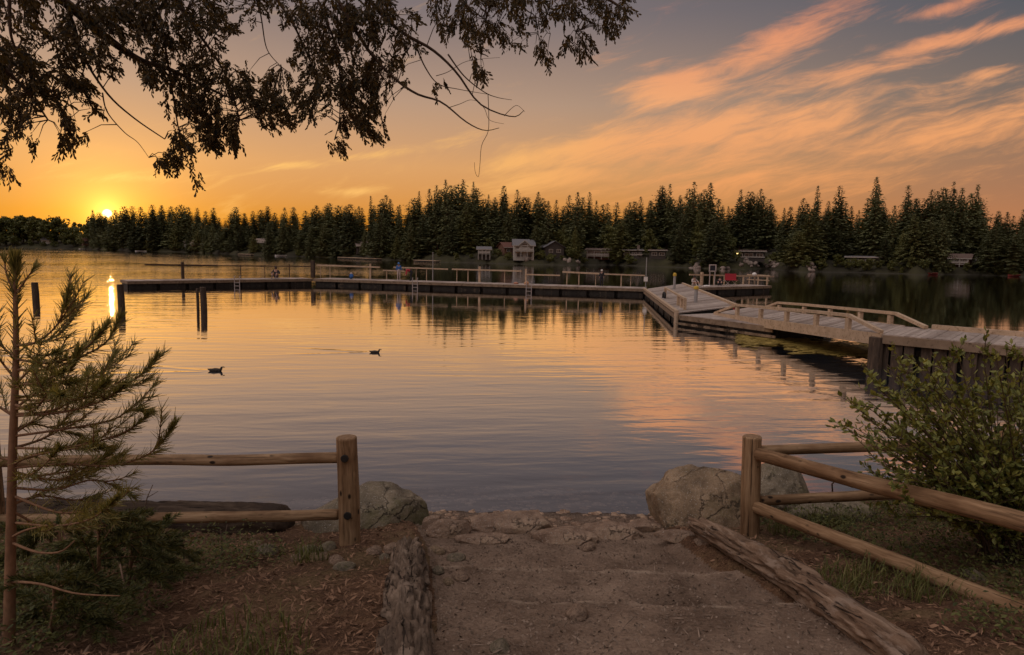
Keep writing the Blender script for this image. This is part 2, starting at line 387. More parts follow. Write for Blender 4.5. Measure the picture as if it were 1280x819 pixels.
# log lines bounding the path (x as a function of y)
def xl_path(y): return np.interp(y, [3.0, 4.0, 5.0, 6.3, 7.2, 8.2, 9], [-.50, -.52, -.66, -.86, -1.1, -1.35, -1.5])
def xr_path(y): return np.interp(y, [3.0, 3.6, 4.75, 5.9, 6.9, 7.5, 9], [2.36, 2.26, 2.2, 1.95, 1.82, 1.8, 1.9])
WL = [(-60, 308), (0, 309.5), (100, 311.5), (160, 314), (230, 315.5), (300, 318.5), (360, 320.5), (420, 322.5), (480, 325), (560, 328), (640, 330), (700, 331.5), (760, 331.5), (850, 334.5),
      (900, 337), (960, 336), (1000, 340), (1060, 340.5), (1150, 343.5), (1220, 343.5), (1280, 346.5), (1400, 350)]
WAZ = []; WRD = []
for px, py in WL:
    p = at_z(px, py, 0.0); WAZ.append(math.atan2(p.x, p.y)); WRD.append(math.hypot(p.x, p.y))
def far_r(az): return np.interp(az, [-2.6, -1.2] + WAZ + [1.2, 2.6], [420, 420] + WRD + [120, 120])
FS = [-30, -3, 0, 1.0, 4, 10, 30, 80, 200, 600, 3000]; FZ = [-4, -.6, 0, .4, 1.2, 2.3, 4.2, 6.6, 9.0, 14.0, 20.0]
def ground_np(x, y, path=True):
    x = np.asarray(x, float); y = np.asarray(y, float)
    r = np.hypot(x, y); az = np.arctan2(x, y)
    wob = .10 * fbm(x * .9, y * .9, s=3, o=3) + .05 * fbm(x * 4, y * 4, s=5, o=2)
    s = np.interp(x, YSx, YSy) - y + wob * np.clip((9.5 - np.abs(y)) / 4, 0, 1)
    z1 = np.interp(s, PS, PZ) + np.where(s > .1, .05 * fbm(x * 1.3, y * 1.3, s=11, o=4) + .025 * fbm(x * 7, y * 7, s=12, o=3), 0.02 * fbm(x * 3, y * 3, s=13))
    nose = .05 * fbm(x * 1.1, y * .3, s=21, o=3) + .02 * fbm(x * 6, y * 6, s=22, o=3)
    z2 = np.interp(s - wob * .3 + nose, QS, QZ) + .012 * fbm(x * 3, y * 3, s=23, o=4) + .008 * fbm(x * 14, y * 14, s=24, o=3)
    a = np.clip((x - xl_path(y)) / .18, 0, 1) * np.clip((xr_path(y) - x) / .22, 0, 1) * (y > -30)
    zn = z1 * (1 - a) + z2 * a
    rs = far_r(az) + 3.0 * vnoise(az * 60, 0, s=31) + 1.5 * vnoise(az * 190, 0, s=32)
    zf = np.interp(r - rs, FS, FZ); zf = zf + np.where(r > rs + 2, .5 * fbm(x * .06, y * .06, s=33) * np.clip((r - rs) / 20, 0, 1), 0)
    return np.where((r > 75) & (np.abs(az) < 1.0), zf, np.maximum(zn, -4)), a, s
def gz(x, y): return float(ground_np(np.array([x]), np.array([y]))[0][0])
def hit(px, py, t0=1.5, t1=900):
    d = ray(px, py); k = 1.0 / math.hypot(d.x, d.y)
    t = np.geomspace(t0, t1, 1600) * k
    z = ground_np(t * d.x, t * d.y)[0]
    i = np.nonzero(H + t * d.z < z)[0]
    if len(i) == 0 or i[0] == 0: return at_z(px, max(py, 330), 0)
    a, b = t[i[0] - 1], t[i[0]]
    tt = np.linspace(a, b, 24); z = ground_np(tt * d.x, tt * d.y)[0]; j = np.nonzero(H + tt * d.z < z)[0][0]
    tt = tt[j]; return Vector((tt * d.x, tt * d.y, H + tt * d.z))

azs = np.unique(np.concatenate([np.linspace(-math.pi, -.95, 30), np.linspace(-.95, .95, 520), np.linspace(.95, math.pi, 30)]))
rad = np.concatenate([[.3], np.geomspace(.6, 2.5, 10)[:-1], np.geomspace(2.5, 12, 300)[:-1], np.geomspace(12, 80, 50)[:-1], np.geomspace(80, 520, 110)[:-1], np.geomspace(520, 3200, 14)])
AZ, RD = np.meshgrid(azs, rad); GX = RD * np.sin(AZ); GY = RD * np.cos(AZ)
GZ, GA, GS = ground_np(GX, GY)
GZ = np.where(RD > 520, np.maximum(GZ, 9 * np.clip((np.cos(AZ) - .2) * 3, 0, 1)), GZ)
nr, na = GX.shape
V = np.stack([GX, GY, GZ], -1).reshape(-1, 3)
idx = np.arange(nr * na).reshape(nr, na)
Q = np.stack([idx[:-1, :-1], idx[:-1, 1:], idx[1:, 1:], idx[1:, :-1]], -1).reshape(-1, 4)
isp = (GA.reshape(-1)[Q].mean(1) > .5) & (GS.reshape(-1)[Q].mean(1) > -.05) & (GY.reshape(-1)[Q].mean(1) > -20)

def ground_mat():
    m_, t, bs = new_mat('bank_soil')
    co = t.node('ShaderNodeTexCoord').outputs['Object']
    n = t.noise(co, 2.2, 8, .65); f = t.noise(co, 34, 6, .7)
    col = t.ramp(t.m('ADD', t.m('MULTIPLY', n, .5), t.m('MULTIPLY', f, .5)), [(.38, (.05, .026, .014)), (.5, (.13, .068, .036)), (.62, (.26, .15, .085))])
    col = t.mix(t.sm(t.noise(co, 120, 3, .6), .58, .7), col, (.33, .2, .12, 1))
    x, y, z = t.sep(co)
    g = t.sm(t.noise(co, 1.1, 5, .65), .48, .62)
    d = t.vm('LENGTH', t.xyz(x, y, 0.0))
    farf = t.sm(d, 60, 90)
    lawn = t.ramp(t.noise(co, .06, 6, .6), [(.42, (.03, .026, .014)), (.60, (.055, .05, .02)), (.70, (.13, .12, .04))])
    wet = t.sm(z, .16, .0)
    col = t.mix(t.m('MULTIPLY', g, .35), col, (.09, .085, .03, 1))
    col = t.mix(farf, col, lawn)
    col = t.mix(t.m('MULTIPLY', wet, .55), col, (.07, .06, .05, 1))
    t.l.new(col, bs.inputs['Base Color']); bs.inputs['Roughness'].default_value = .9; bs.inputs['Specular IOR Level'].default_value = .2
    b = t.node('ShaderNodeBump'); b.inputs['Strength'].default_value = .9; b.inputs['Distance'].default_value = .03
    t.l.new(t.m('ADD', f, t.m('MULTIPLY', t.noise(co, 110, 3, .6), .5)), b.inputs['Height']); t.l.new(b.outputs[0], bs.inputs['Normal'])
    return m_
M_DECK_T = NT(M_DECK.node_tree); b_ = M_DECK_T.n['Principled BSDF']; c_ = b_.inputs['Base Color'].links[0].from_socket
ri_ = M_DECK_T.node('ShaderNodeNewGeometry').outputs['Random Per Island']
M_DECK_T.l.new(M_DECK_T.mix(1.0, c_, M_DECK_T.ramp(ri_, [(0, (.62, .58, .55)), (.5, (.95, .93, .92)), (1, (1.12, 1.1, 1.08))]), 'MULTIPLY'), b_.inputs['Base Color'])
def path_mat():
    m_, t, bs = new_mat('trodden_path')
    co = t.node('ShaderNodeTexCoord').outputs['Object']
    n = t.noise(co, 1.7, 8, .6); f = t.noise(co, 40, 6, .7); g = t.noise(co, 150, 3, .6)
    col = t.ramp(t.m('ADD', t.m('MULTIPLY', n, .6), t.m('MULTIPLY', f, .4)), [(.38, (.105, .066, .042)), (.5, (.20, .135, .092)), (.62, (.32, .225, .155))])
    col = t.mix(t.sm(g, .62, .72), col, (.42, .33, .26, 1)); col = t.mix(t.m('MULTIPLY', t.sm(t.noise(co, 95, 2, .6), .66, .74), .5), col, (.06, .04, .03, 1))
    at_ = t.node('ShaderNodeAttribute', attribute_name='step_light_shade').outputs['Fac']; up_ = t.m('MULTIPLY', t.m('MAXIMUM', at_, 0.0), t.sm(t.noise(co, 5, 5, .65), .40, .62)); dn_ = t.m('MAXIMUM', t.m('MULTIPLY', at_, -1.0), 0.0)
    col = t.mix(t.m('MULTIPLY', up_, .62), col, (.46, .35, .25, 1)); col = t.mix(t.m('MULTIPLY', dn_, .4), col, (.075, .05, .035, 1))  # lip highlight and foot shade mixed into the path colour
    z = t.sep(co)[2]
    col = t.mix(t.m('MULTIPLY', t.sm(z, .14, .02), .6), col, (.06, .048, .04, 1))
    t.l.new(col, bs.inputs['Base Color']); bs.inputs['Roughness'].default_value = .9; bs.inputs['Specular IOR Level'].default_value = .2
    b = t.node('ShaderNodeBump'); b.inputs['Strength'].default_value = .8; b.inputs['Distance'].default_value = .02
    t.l.new(t.m('ADD', t.m('ADD', n, f), t.m('MULTIPLY', g, .5)), b.inputs['Height']); t.l.new(b.outputs[0], bs.inputs['Normal'])
    return m_
def sub_mesh(name, q, mat):
    u_, inv = np.unique(q, return_inverse=True)
    return obj_from(name, V[u_], inv.reshape(q.shape), mat, smooth=True)
tag(sub_mesh('ground', Q[~isp], ground_mat()), kind='structure')
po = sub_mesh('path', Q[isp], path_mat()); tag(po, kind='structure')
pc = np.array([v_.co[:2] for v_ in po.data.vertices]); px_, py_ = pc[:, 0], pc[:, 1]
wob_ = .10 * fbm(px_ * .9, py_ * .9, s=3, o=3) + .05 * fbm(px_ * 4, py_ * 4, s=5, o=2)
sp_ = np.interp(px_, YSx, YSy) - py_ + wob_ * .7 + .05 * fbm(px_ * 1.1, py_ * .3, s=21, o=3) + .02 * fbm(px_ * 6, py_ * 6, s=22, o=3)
step_light_shade = sum(1.0 * np.exp(-((sp_ - q - .03) / .035) ** 2) - .9 * np.exp(-((sp_ - q + .22) / .20) ** 2) * (sp_ < q - .02) for q in (2.55, 3.50))  # step lips painted pale as a highlight, treads just below painted dark as shade
wa = po.data.attributes.new('step_light_shade', 'FLOAT', 'POINT'); wa.data.foreach_set('value', step_light_shade.astype(np.float32))

# ------------------------------------------------------------------ water
DUCKS = [at_z(270, 464.0, 0), at_z(469, 441.0, 0)]
def water_mat():
    m_, t, bs = new_mat('lake_water'); t.n.remove(bs)
    co = t.node('ShaderNodeTexCoord').outputs['Object']; x, y, z = t.sep(co)
    dist = t.vm('LENGTH', co)
    # long low swell, mid ripples, fine ripples (metres)
    a = R(-9); c_, s_ = math.cos(a), math.sin(a)
    xr = t.m('SUBTRACT', t.m('MULTIPLY', x, c_), t.m('MULTIPLY', y, s_)); yr = t.m('ADD', t.m('MULTIPLY', x, s_), t.m('MULTIPLY', y, c_))
    n1 = t.noise(t.xyz(t.m('MULTIPLY', xr, .22), t.m('MULTIPLY', yr, 1.35), 0.0), 1.0, 2, .5, .4)
    n2 = t.noise(t.xyz(t.m('MULTIPLY', x, .9), t.m('MULTIPLY', y, 2.6), 4.0), 1.0, 3, .5, .3)
    n3 = t.noise(t.xyz(t.m('MULTIPLY', x, .10), t.m('MULTIPLY', y, .33), 9.0), 1.0, 2, .5, .3)
    n4 = t.noise(t.xyz(t.m('MULTIPLY', x, 5.0), t.m('MULTIPLY', y, 9.0), 2.0), 1.0, 2, .5)
    patch = t.sm(t.noise(t.xyz(t.m('MULTIPLY', x, .05), t.m('MULTIPLY', y, .035), 5.0), 1.0, 3, .55), .35, .65, .45, 1.25)
    h_ = t.m('ADD', t.m('MULTIPLY', n1, .017), t.m('ADD', t.m('MULTIPLY', n2, .0075), t.m('ADD', t.m('MULTIPLY', n3, .011), t.m('MULTIPLY', n4, .0008))))
    h_ = t.m('MULTIPLY', t.m('MULTIPLY', h_, patch), t.m('ADD', t.m('ADD', t.sm(dist, 14, 36, 1.35, .24), t.m('MULTIPLY', t.sm(dist, 20, 38), t.sm(t.m('DIVIDE', x, y), -.34, -.52, 0.0, 1.1))), t.m('MULTIPLY', t.sm(dist, 56, 78, 0.0, 2.6), t.sm(t.m('DIVIDE', x, y), .02, -.22, .12, 1.0))))
    for p, drift in zip(DUCKS, (0.0, 0.0)):
        bx = t.m('SUBTRACT', p.x, x); by = t.m('SUBTRACT', y, p.y)       # swimming +x: wake trails to -x
        on = t.m('MULTIPLY', t.sm(bx, .1, .4), t.sm(bx, 4.2, 1.2))
        k = t.m('DIVIDE', t.m('SUBTRACT', t.m('ABSOLUTE', by), t.m('MULTIPLY', bx, .26)), .13)
        w = t.m('MULTIPLY', t.m('EXPONENT', t.m('MULTIPLY', t.m('MULTIPLY', k, k), -1.0)), on)
        h_ = t.m('ADD', h_, t.m('MULTIPLY', w, .007))
    b = t.node('ShaderNodeBump'); b.inputs['Strength'].default_value = 1.0; b.inputs['Distance'].default_value = 1.0
    t.l.new(h_, b.inputs['Height'])
    lw = t.node('ShaderNodeLayerWeight'); lw.inputs[0].default_value = .5; t.l.new(b.outputs[0], lw.inputs['Normal'])
    fac = t.m('MINIMUM', t.m('POWER', t.m('DIVIDE', lw.outputs['Facing'], .9), 2.7), 1.0)
    gl = t.node('ShaderNodeBsdfGlossy'); gl.inputs['Roughness'].default_value = .035; gl.inputs['Color'].default_value = (.97, .97, .97, 1); t.l.new(b.outputs[0], gl.inputs['Normal'])
    tr = t.node('ShaderNodeBsdfTransparent'); tr.inputs[0].default_value = (.50, .52, .54, 1)
    df = t.node('ShaderNodeBsdfDiffuse'); df.inputs[0].default_value = (.035, .045, .06, 1)
    # murk: the deeper the water, the less of the bed shows
    dep = t.sm(t.m('SUBTRACT', y, 8.0), .0, 4.0)
    body = t.node('ShaderNodeMixShader'); t.l.new(t.sm(dist, 8.0, 13.0), body.inputs[0]); t.l.new(tr.outputs[0], body.inputs[1]); t.l.new(df.outputs[0], body.inputs[2])
    mx = t.node('ShaderNodeMixShader'); t.l.new(fac, mx.inputs[0]); t.l.new(body.outputs[0], mx.inputs[1]); t.l.new(gl.outputs[0], mx.inputs[2])
    t.l.new(mx.outputs[0], t.n['Material Output'].inputs[0])
    return m_
w = obj_from('water', [(-900, -20, 0), (900, -20, 0), (900, 900, 0), (-900, 900, 0)], [[0, 1, 2, 3]], water_mat())
tag(w, kind='structure')

# ------------------------------------------------------------------ far shore: trees
def conifer_mesh(seed, h=20.0, rad_=3.0, base=.06, sparse=1.0, top_pow=.85):
    r = random.Random(seed); vs = []; fs = []
    z = base * h; ph = r.random() * 6
    lop = [r.uniform(.7, 1.25) for _ in range(9)]
    while z < h * .985:
        t = (z / h - base) / (1 - base)
        env = rad_ * (1 - t) ** top_pow * (.62 + .38 * min(1, t * 5)) + .16
        n = max(3, int(round(4.5 + 4.5 * (1 - t))))
        lv = r.uniform(.72, 1.18)
        for k in range(n):
            a = ph + 2 * math.pi * k / n + r.uniform(-.35, .35)
            L = env * 1.55 * lv * lop[int((a / 6.283 * 9) % 9)] * r.uniform(.55, 1.12)
            if r.random() > sparse: continue
            droop = r.uniform(.18, .5) * (1 - .75 * t)
            ca_, sa_ = math.cos(a), math.sin(a)
            nb = max(1, int(L / .62))
            for j in range(nb):
                q = (j + r.uniform(.55, 1.0)) / nb; d = L * q
                x, y, zz = ca_ * d, sa_ * d, z - droop * d + .10 * d * q
                w = (.34 + .42 * (1 - q)) * r.uniform(.75, 1.3) * (.36 + .85 * (1 - t)); ln = w * r.uniform(1.2, 2.0)
                b = len(vs); tw = r.uniform(-.5, .5)
                ox, oy = -sa_ * w * math.cos(tw), ca_ * w * math.cos(tw); oz = w * math.sin(tw) * .7
                dr = r.uniform(.3, .9) * ln * .55
                vs += [(x - ox * .8, y - oy * .8, zz - oz), (x + ox * .8, y + oy * .8, zz + oz),
                       (x + ca_ * ln + ox * .3, y + sa_ * ln + oy * .3, zz - dr + oz), (x + ca_ * ln - ox * .3, y + sa_ * ln - oy * .3, zz - dr - oz)]
                fs.append((b, b + 1, b + 2, b + 3))
                b = len(vs); hx, hy = r.uniform(-.3, .3), r.uniform(-.3, .3)
                vs += [(x - ox, y - oy, zz), (x + ox, y + oy, zz + .05), (x + hx * w, y + hy * w, zz - ln * r.uniform(.6, 1.1))]
                fs.append((b, b + 1, b + 2))
        ph += 2.4
        z += r.uniform(.26, .46) * (.6 + .6 * (1 - t)) * (h / 20)
    b = len(vs); vs += [(.12, 0, h * .95), (-.06, .1, h * .95), (-.06, -.1, h * .95), (0, 0, h * 1.0)]; fs += [(b, b + 1, b + 3), (b + 1, b + 2, b + 3), (b + 2, b, b + 3)]
    me = bpy.data.meshes.new('conifer_crown'); me.from_pydata(vs, [], fs); return me
def trunk_mesh(h, r_):
    b = MB(); b.tube([(0, 0, -1), (.05, .03, h * .3), (0, .06, h * .7), (0, 0, h * .97)], [r_ * 1.25, r_, r_ * .5, r_ * .1], 6)
    me = bpy.data.meshes.new('conifer_trunk'); me.from_pydata(b.v, [], b.f); return me
def broad_mesh(seed, h=10.0, w=4.0, flat=.12, leaf=.5, n=1500):
    r = random.Random(seed); vs = []; fs = []
    cl_ = [(r.gauss(0, .42) * w, r.gauss(0, .42) * w, h * (flat + (1 - flat) * r.betavariate(1.6, 1.3)), r.uniform(.22, .42) * w) for _ in range(16)]
    for i in range(n):
        c = r.choice(cl_); d = Vector((r.gauss(0, 1), r.gauss(0, 1), r.gauss(0, 1))).normalized() * c[3] * r.uniform(.6, 1.05)
        k = 1 - .45 * abs(c[2] / h - .45)
        p = Vector((c[0] * k, c[1] * k, c[2])) + d
        p.z = max(.05, p.z)
        nrm = (d.normalized() + Vector((r.gauss(0, .6), r.gauss(0, .6), r.gauss(0, .6) + .3))).normalized()
        s1 = nrm.cross(Vector((r.random(), r.random(), r.random() + .1))).normalized(); s2 = nrm.cross(s1); L = leaf * r.uniform(.5, 1.2)
        b = len(vs); vs += [p - s1 * L, p + s2 * L * .6, p + s1 * L, p - s2 * L * .6]; fs.append((b, b + 1, b + 2, b + 3))
    me = bpy.data.meshes.new('leafy_crown'); me.from_pydata(vs, [], fs); return me
PROTO = []
for i, (h_, r_, b_, sp_, tp_) in enumerate([(20, 3.1, .03, 1, .8), (20, 2.6, .05, .95, .9), (20, 3.4, .02, 1, .7), (20, 2.2, .10, .85, .95), (20, 2.9, .04, .92, .75),
                                            (20, 2.0, .14, .72, 1.0), (20, 3.7, .02, 1, .62), (20, 2.7, .06, .9, .85), (20, 3.2, .03, .97, .72), (20, 2.4, .20, .8, .8), (20, 3.0, .04, 1, .5), (20, 2.6, .05, 1, .42)]):
    PROTO.append((conifer_mesh(100 + i, h_, r_, b_, sp_, tp_), trunk_mesh(20, .22), r_))
BROAD = [(broad_mesh(50 + i, 10, 3.4 + .5 * i, .12), trunk_mesh(6, .2)) for i in range(3)]
SHRUB = [broad_mesh(70 + i, 3, 1.6, .05, .26, 700) for i in range(3)]
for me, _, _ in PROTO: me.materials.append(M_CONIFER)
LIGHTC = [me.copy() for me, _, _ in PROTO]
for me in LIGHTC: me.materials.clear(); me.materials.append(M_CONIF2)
for me, tk in BROAD: me.materials.append(M_BROAD); tk.materials.append(M_BARK)
for me in SHRUB: me.materials.append(M_BROAD)
for _, tk, _ in PROTO: tk.materials.append(M_BARK)

def wl_y(px): return float(np.interp(px, [a for a, b in WL], [b for a, b in WL]))
def far_pt(px, k):
    p = at_z(px, wl_y(px), 0.0); p = Vector((p.x, p.y, 0)) * k; p.z = gz(p.x, p.y); return p
def plant(name, cat, label, group, crown, trunk, p, sx, sz, parts=True):
    t = thing(name, label, cat, p, group, rnd.uniform(0, 6.28))
    c = bpy.data.objects.new('crown', crown); COL.objects.link(c); c.parent = t; c.scale = (sx * rnd.uniform(.85, 1.2), sx * rnd.uniform(.85, 1.2), sz)
    t.rotation_euler = (rnd.gauss(0, .022), rnd.gauss(0, .022), t.rotation_euler.z)
    if trunk:
        k = bpy.data.objects.new('trunk', trunk); COL.objects.link(k); k.parent = t; k.scale = (sx, sx, sz)
    return t
def conifer(px, top, k, label, group, proto=None, wide=1.0, light=False, name='conifer_tree', cat='conifer tree'):
    p = far_pt(px, k); d = ray(px, top); s = math.hypot(p.x, p.y) / math.hypot(d.x, d.y)
    h_ = H + d.z * s - p.z
    if h_ < 2: return
    i = proto if proto is not None else rnd.randrange(len(PROTO))
    me, tk, _ = PROTO[i]
    return plant(name, cat, label, group, LIGHTC[i] if light else me, tk, p, (h_ / 20) ** .8 * wide * rnd.uniform(.75, 1.4), h_ / 20)

def stretch_of(px):
    if px < 112: return 'low dark tree in the hazy far-left tree line beside the setting sun', 'trees left of the setting sun'
    if px < 290: return 'dark conifer of the far-left wood just right of the setting sun', 'conifers right of the setting sun'
    if px < 460: return 'dark conifer of even height in the wood behind the left half of the dock', 'conifers behind the left half of the dock'
    if px < 640: return 'tall dark conifer in the wood left of the white gabled house', 'conifers left of the white house'
    if px < 850: return 'dark conifer in the wood between the white gabled house and the dock corner', 'conifers right of the white house'
    if px < 1080: return 'dark green conifer behind the riprap shore beyond the dock gangway', 'conifers beyond the gangway'
    return 'dark green conifer in the dense right-hand wood beyond the timber pier', 'conifers beyond the pier'
PEAKS = [(134, 265.5), (140, 269), (85, 280), (110, 277), (119, 262), (126, 265), (147, 262), (158, 257), (168, 257), (179, 258), (193, 255), (205, 256), (215, 257), (222, 258), (229, 255), (236, 258), (248, 259), (258, 263), (268, 259),
         (283, 275), (291, 266), (298, 258), (307, 266), (318, 263), (335, 257), (346, 265), (358, 259), (369, 258), (383, 263), (397, 256), (411, 253), (425, 256), (437, 254), (450, 257),
         (464, 244), (483, 243), (490, 248), (500, 255), (512, 258), (522.5, 238), (538, 235), (547, 230), (560, 223), (579, 223), (591, 226), (608, 242), (618, 246), (628, 231), (647, 236), (659, 246), (671, 239),
         (684, 250), (693, 249), (710, 243), (720, 239), (734, 239), (745, 250), (758, 253), (769, 252), (785, 252), (798, 245), (810, 250), (822, 231), (832, 229), (848, 243), (861, 226), (872, 240), (883, 227), (895, 248), (907, 257),
         (923, 236), (944, 235), (958, 248), (976, 259), (999, 247), (1015, 231), (1030, 250), (1043, 231), (1058, 257), (1070, 262), (1088, 220), (1098, 251), (1112, 256), (1129, 231), (1143, 246), (1156, 236),
         (1173, 233), (1183, 226), (1194, 234), (1211, 230), (1228, 268), (1242, 263), (1255, 264), (1269, 261), (1280, 263), (1294, 255), (1310, 262)]
HOUSE_GAPS = [(594, 618), (640, 670), (732, 768), (776, 842), (906, 964), (1060, 1096), (1174, 1230)]
SPECIAL = {1088: ('tallest spire-topped fir standing above the wood on the right shore', None), 861: ('broad tall fir with a full top just above the dock corner', None),
           560: ('ragged tall fir directly under the dangling bare twig, left of its twin', None), 579: ('ragged tall fir under the dangling bare twig, right of its twin', None),
           119: ('pointed conifer just left of the setting sun', None), 1211: ('sparse-topped fir at the right end of the dense right-hand wood', None),
           1043: ('slender tall fir left of the tallest spire on the right shore', None)}
for px, py in PEAKS:
    lb, gp = stretch_of(px)
    if px in SPECIAL: lb, gp = SPECIAL[px]
    spiky = rnd.choice([1, 3, 4, 5, 7, 9, 0]) if px > 450 else rnd.choice([0, 1, 4, 7, 8, 10, 11, 10, 11])
    k = rnd.uniform(1.13, 1.24) if any(a - 4 < px < b + 4 for a, b in HOUSE_GAPS) else (rnd.uniform(1.05, 1.22) if px > 520 else rnd.uniform(1.012, 1.10))
    conifer(px, py, k, lb, gp, spiky, 1.0 if px > 450 else 1.25)
# filler: the body of the wood, behind and between the spires
pk = np.array(sorted(PEAKS))
x = 60
while x < 1330:
    ty = float(np.interp(x, pk[:, 0], pk[:, 1])); lb, gp = stretch_of(x); wy = wl_y(x)
    conifer(x, ty + rnd.choice([rnd.uniform(2, 9), rnd.uniform(6, 22)]), rnd.uniform(1.12, 1.36), lb, gp, None, 1.35)
    x += rnd.uniform(8, 14) * (1.0 if x > 300 else .8)
x = 118
while x < 1300:
    ty = float(np.interp(x, pk[:, 0], pk[:, 1])); lb, gp = stretch_of(x); wy = wl_y(x)
    if not any(a < x < b for a, b in HOUSE_GAPS):
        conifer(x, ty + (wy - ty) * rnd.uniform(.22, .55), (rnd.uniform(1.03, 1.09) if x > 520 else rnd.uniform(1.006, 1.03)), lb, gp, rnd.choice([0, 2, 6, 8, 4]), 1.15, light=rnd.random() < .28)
    x += rnd.uniform(13, 22) if x > 300 else rnd.uniform(8, 13)
# singled-out front trees
conifer(848, 283, 1.02, 'small pointed conifer standing alone at the waterline behind the dock corner', None, 0, 1.05)
conifer(668, 281, 1.03, 'young conifer close against the right side of the white gabled house', None, 2, .95)
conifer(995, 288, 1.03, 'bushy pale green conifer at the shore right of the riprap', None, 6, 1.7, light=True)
conifer(1240, 280, 1.02, 'dark wide conifer at the shore between the brown cabin and the frame edge', None, 2, 1.5)
conifer(1262, 292, 1.03, 'low broad conifer at the far right end of the shore', None, 6, 1.5)
# rounded broadleaf trees on the far-left shore
for px, top, w_ in [(-12, 268, 1.1), (8, 272, 1.2), (22, 273, .9), (34, 272, 1.2), (48, 273, 1.1), (60, 277, 1.0), (72, 272, .9), (84, 282, 1.1), (98, 280, 1.0), (88, 293, .8), (104, 294, .7), (0, 276, 1.3), (16, 277, 1.3), (30, 276, 1.4), (42, 277, 1.3), (54, 279, 1.4), (66, 280, 1.3), (78, 283, 1.3), (92, 284, 1.3), (108, 283, 1.2), (112, 274, .9)]:
    p = far_pt(px, rnd.uniform(1.015, 1.06)); d = ray(px, top); s = math.hypot(p.x, p.y) / math.hypot(d.x, d.y); h_ = H + d.z * s - p.z
    me, tk = BROAD[rnd.randrange(3)]
    plant('broadleaf_tree', 'tree', 'rounded broadleaf tree on the far-left shore left of the setting sun', 'rounded trees on the far-left shore', me, tk, p, h_ / 10 * w_, h_ / 10)
for px, top in [(612, 300), (700, 290), (760, 284), (905, 288), (812, 290), (870, 292)]:
    p = far_pt(px, 1.06); d = ray(px, top); s = math.hypot(p.x, p.y) / math.hypot(d.x, d.y); h_ = H + d.z * s - p.z
    me, tk = BROAD[rnd.randrange(3)]
    plant('broadleaf_tree', 'tree', 'leafy green tree at the foot of the conifers near the shore houses', 'leafy trees among the shore houses', me, tk, p, h_ / 12, h_ / 10)
# shrubs along the waterline
for px in [4, 20, 36, 52, 66, 80, 96, 150, 172, 190, 206, 226, 246, 262, 280, 300, 322, 344, 372, 396, 418, 440, 462, 486, 512, 548, 572, 590, 608, 622, 634, 676, 688, 700, 716, 728, 772, 790, 868, 878, 904, 968, 982,
           1010, 1028, 1048, 1060, 1072, 1084, 1098, 1112, 1124, 1138, 1154, 1168, 1190, 1206, 1250, 1270, 1285]:
    p = far_pt(px + rnd.uniform(-3, 3), rnd.uniform(1.008, 1.03)); dist = math.hypot(p.x, p.y)
    o = bpy.data.objects.new('shrub', SHRUB[rnd.randrange(3)]); COL.objects.link(o); o.location = p; s = rnd.uniform(.35, .8) * (dist / 180) ** .7
    if 1040 < px < 1140: s *= 1.15
    o.scale = (s * rnd.uniform(1, 1.6), s * 1.2, s); o.rotation_euler = (0, 0, rnd.uniform(0, 6.28))
    if px < 320: lb, gp = 'low green shrub at the waterline of the hazy far-left shore', 'shrubs on the far-left shore'
    elif px < 730: lb, gp = 'low green shrub at the waterline behind the long dock', 'shrubs behind the long dock'
    elif px < 1000: lb, gp = 'low green shrub beside the riprap rocks across the water', 'shrubs by the riprap'
    else: lb, gp = 'low yellow-green shrub along the right-hand shore beyond the pier', 'shrubs on the right shore'
    tag(o, lb, 'shrub', gp)

# ------------------------------------------------------------------ rocks
def rock_mesh(seed, sub=3, rough=.28, facet=.5, sc=(1, 1, 1), fine=.03):
    import bmesh
    bm = bmesh.new(); bmesh.ops.create_icosphere(bm, subdivisions=sub, radius=1.0)
    P = np.array([v.co[:] for v in bm.verts]); r = np.random.RandomState(seed)
    d = 1 + rough * fbm(P[:, 0] * 1.1 + seed, P[:, 1] * 1.1, P[:, 2] * 1.1, o=4, s=seed) + fine * fbm(P[:, 0] * 6, P[:, 1] * 6, P[:, 2] * 6, o=4, s=seed + 9)
    Q_ = P * d[:, None]
    for _ in range(int(10 * facet)):
        n = r.normal(size=3); n /= np.linalg.norm(n); lim = r.uniform(.62, .92); k = Q_ @ n; over = np.maximum(0, k - lim)
        Q_ = Q_ - np.outer(over * .85, n)
    Q_ += .012 * np.stack([fbm(P[:, 0] * 14 + i, P[:, 1] * 14, P[:, 2] * 14, o=3, s=seed + 20 + i) for i in range(3)], 1)
    Q_ = Q_ * np.array(sc)
    for v, q in zip(bm.verts, Q_): v.co = q
    me = bpy.data.meshes.new('rock'); bm.to_mesh(me); bm.free()
    me.polygons.foreach_set('use_smooth', np.ones(len(me.polygons), bool)); return me
def rock(name, cat, label, p, sc, seed, mat, rz=0.0, sub=3, group=None, rough=.28, facet=.5, tilt=(0, 0), fine=.03):
    me = rock_mesh(seed, sub, rough, facet, sc, fine); me.materials.append(mat)
    o = bpy.data.objects.new(name, me); COL.objects.link(o); o.location = p; o.rotation_euler = (tilt[0], tilt[1], rz)
    return tag(o, label, cat, group)
RIP = [rock_mesh(500 + i, 2, .3, .6) for i in range(4)]
for me in RIP: me.materials.append(M_FROCK)
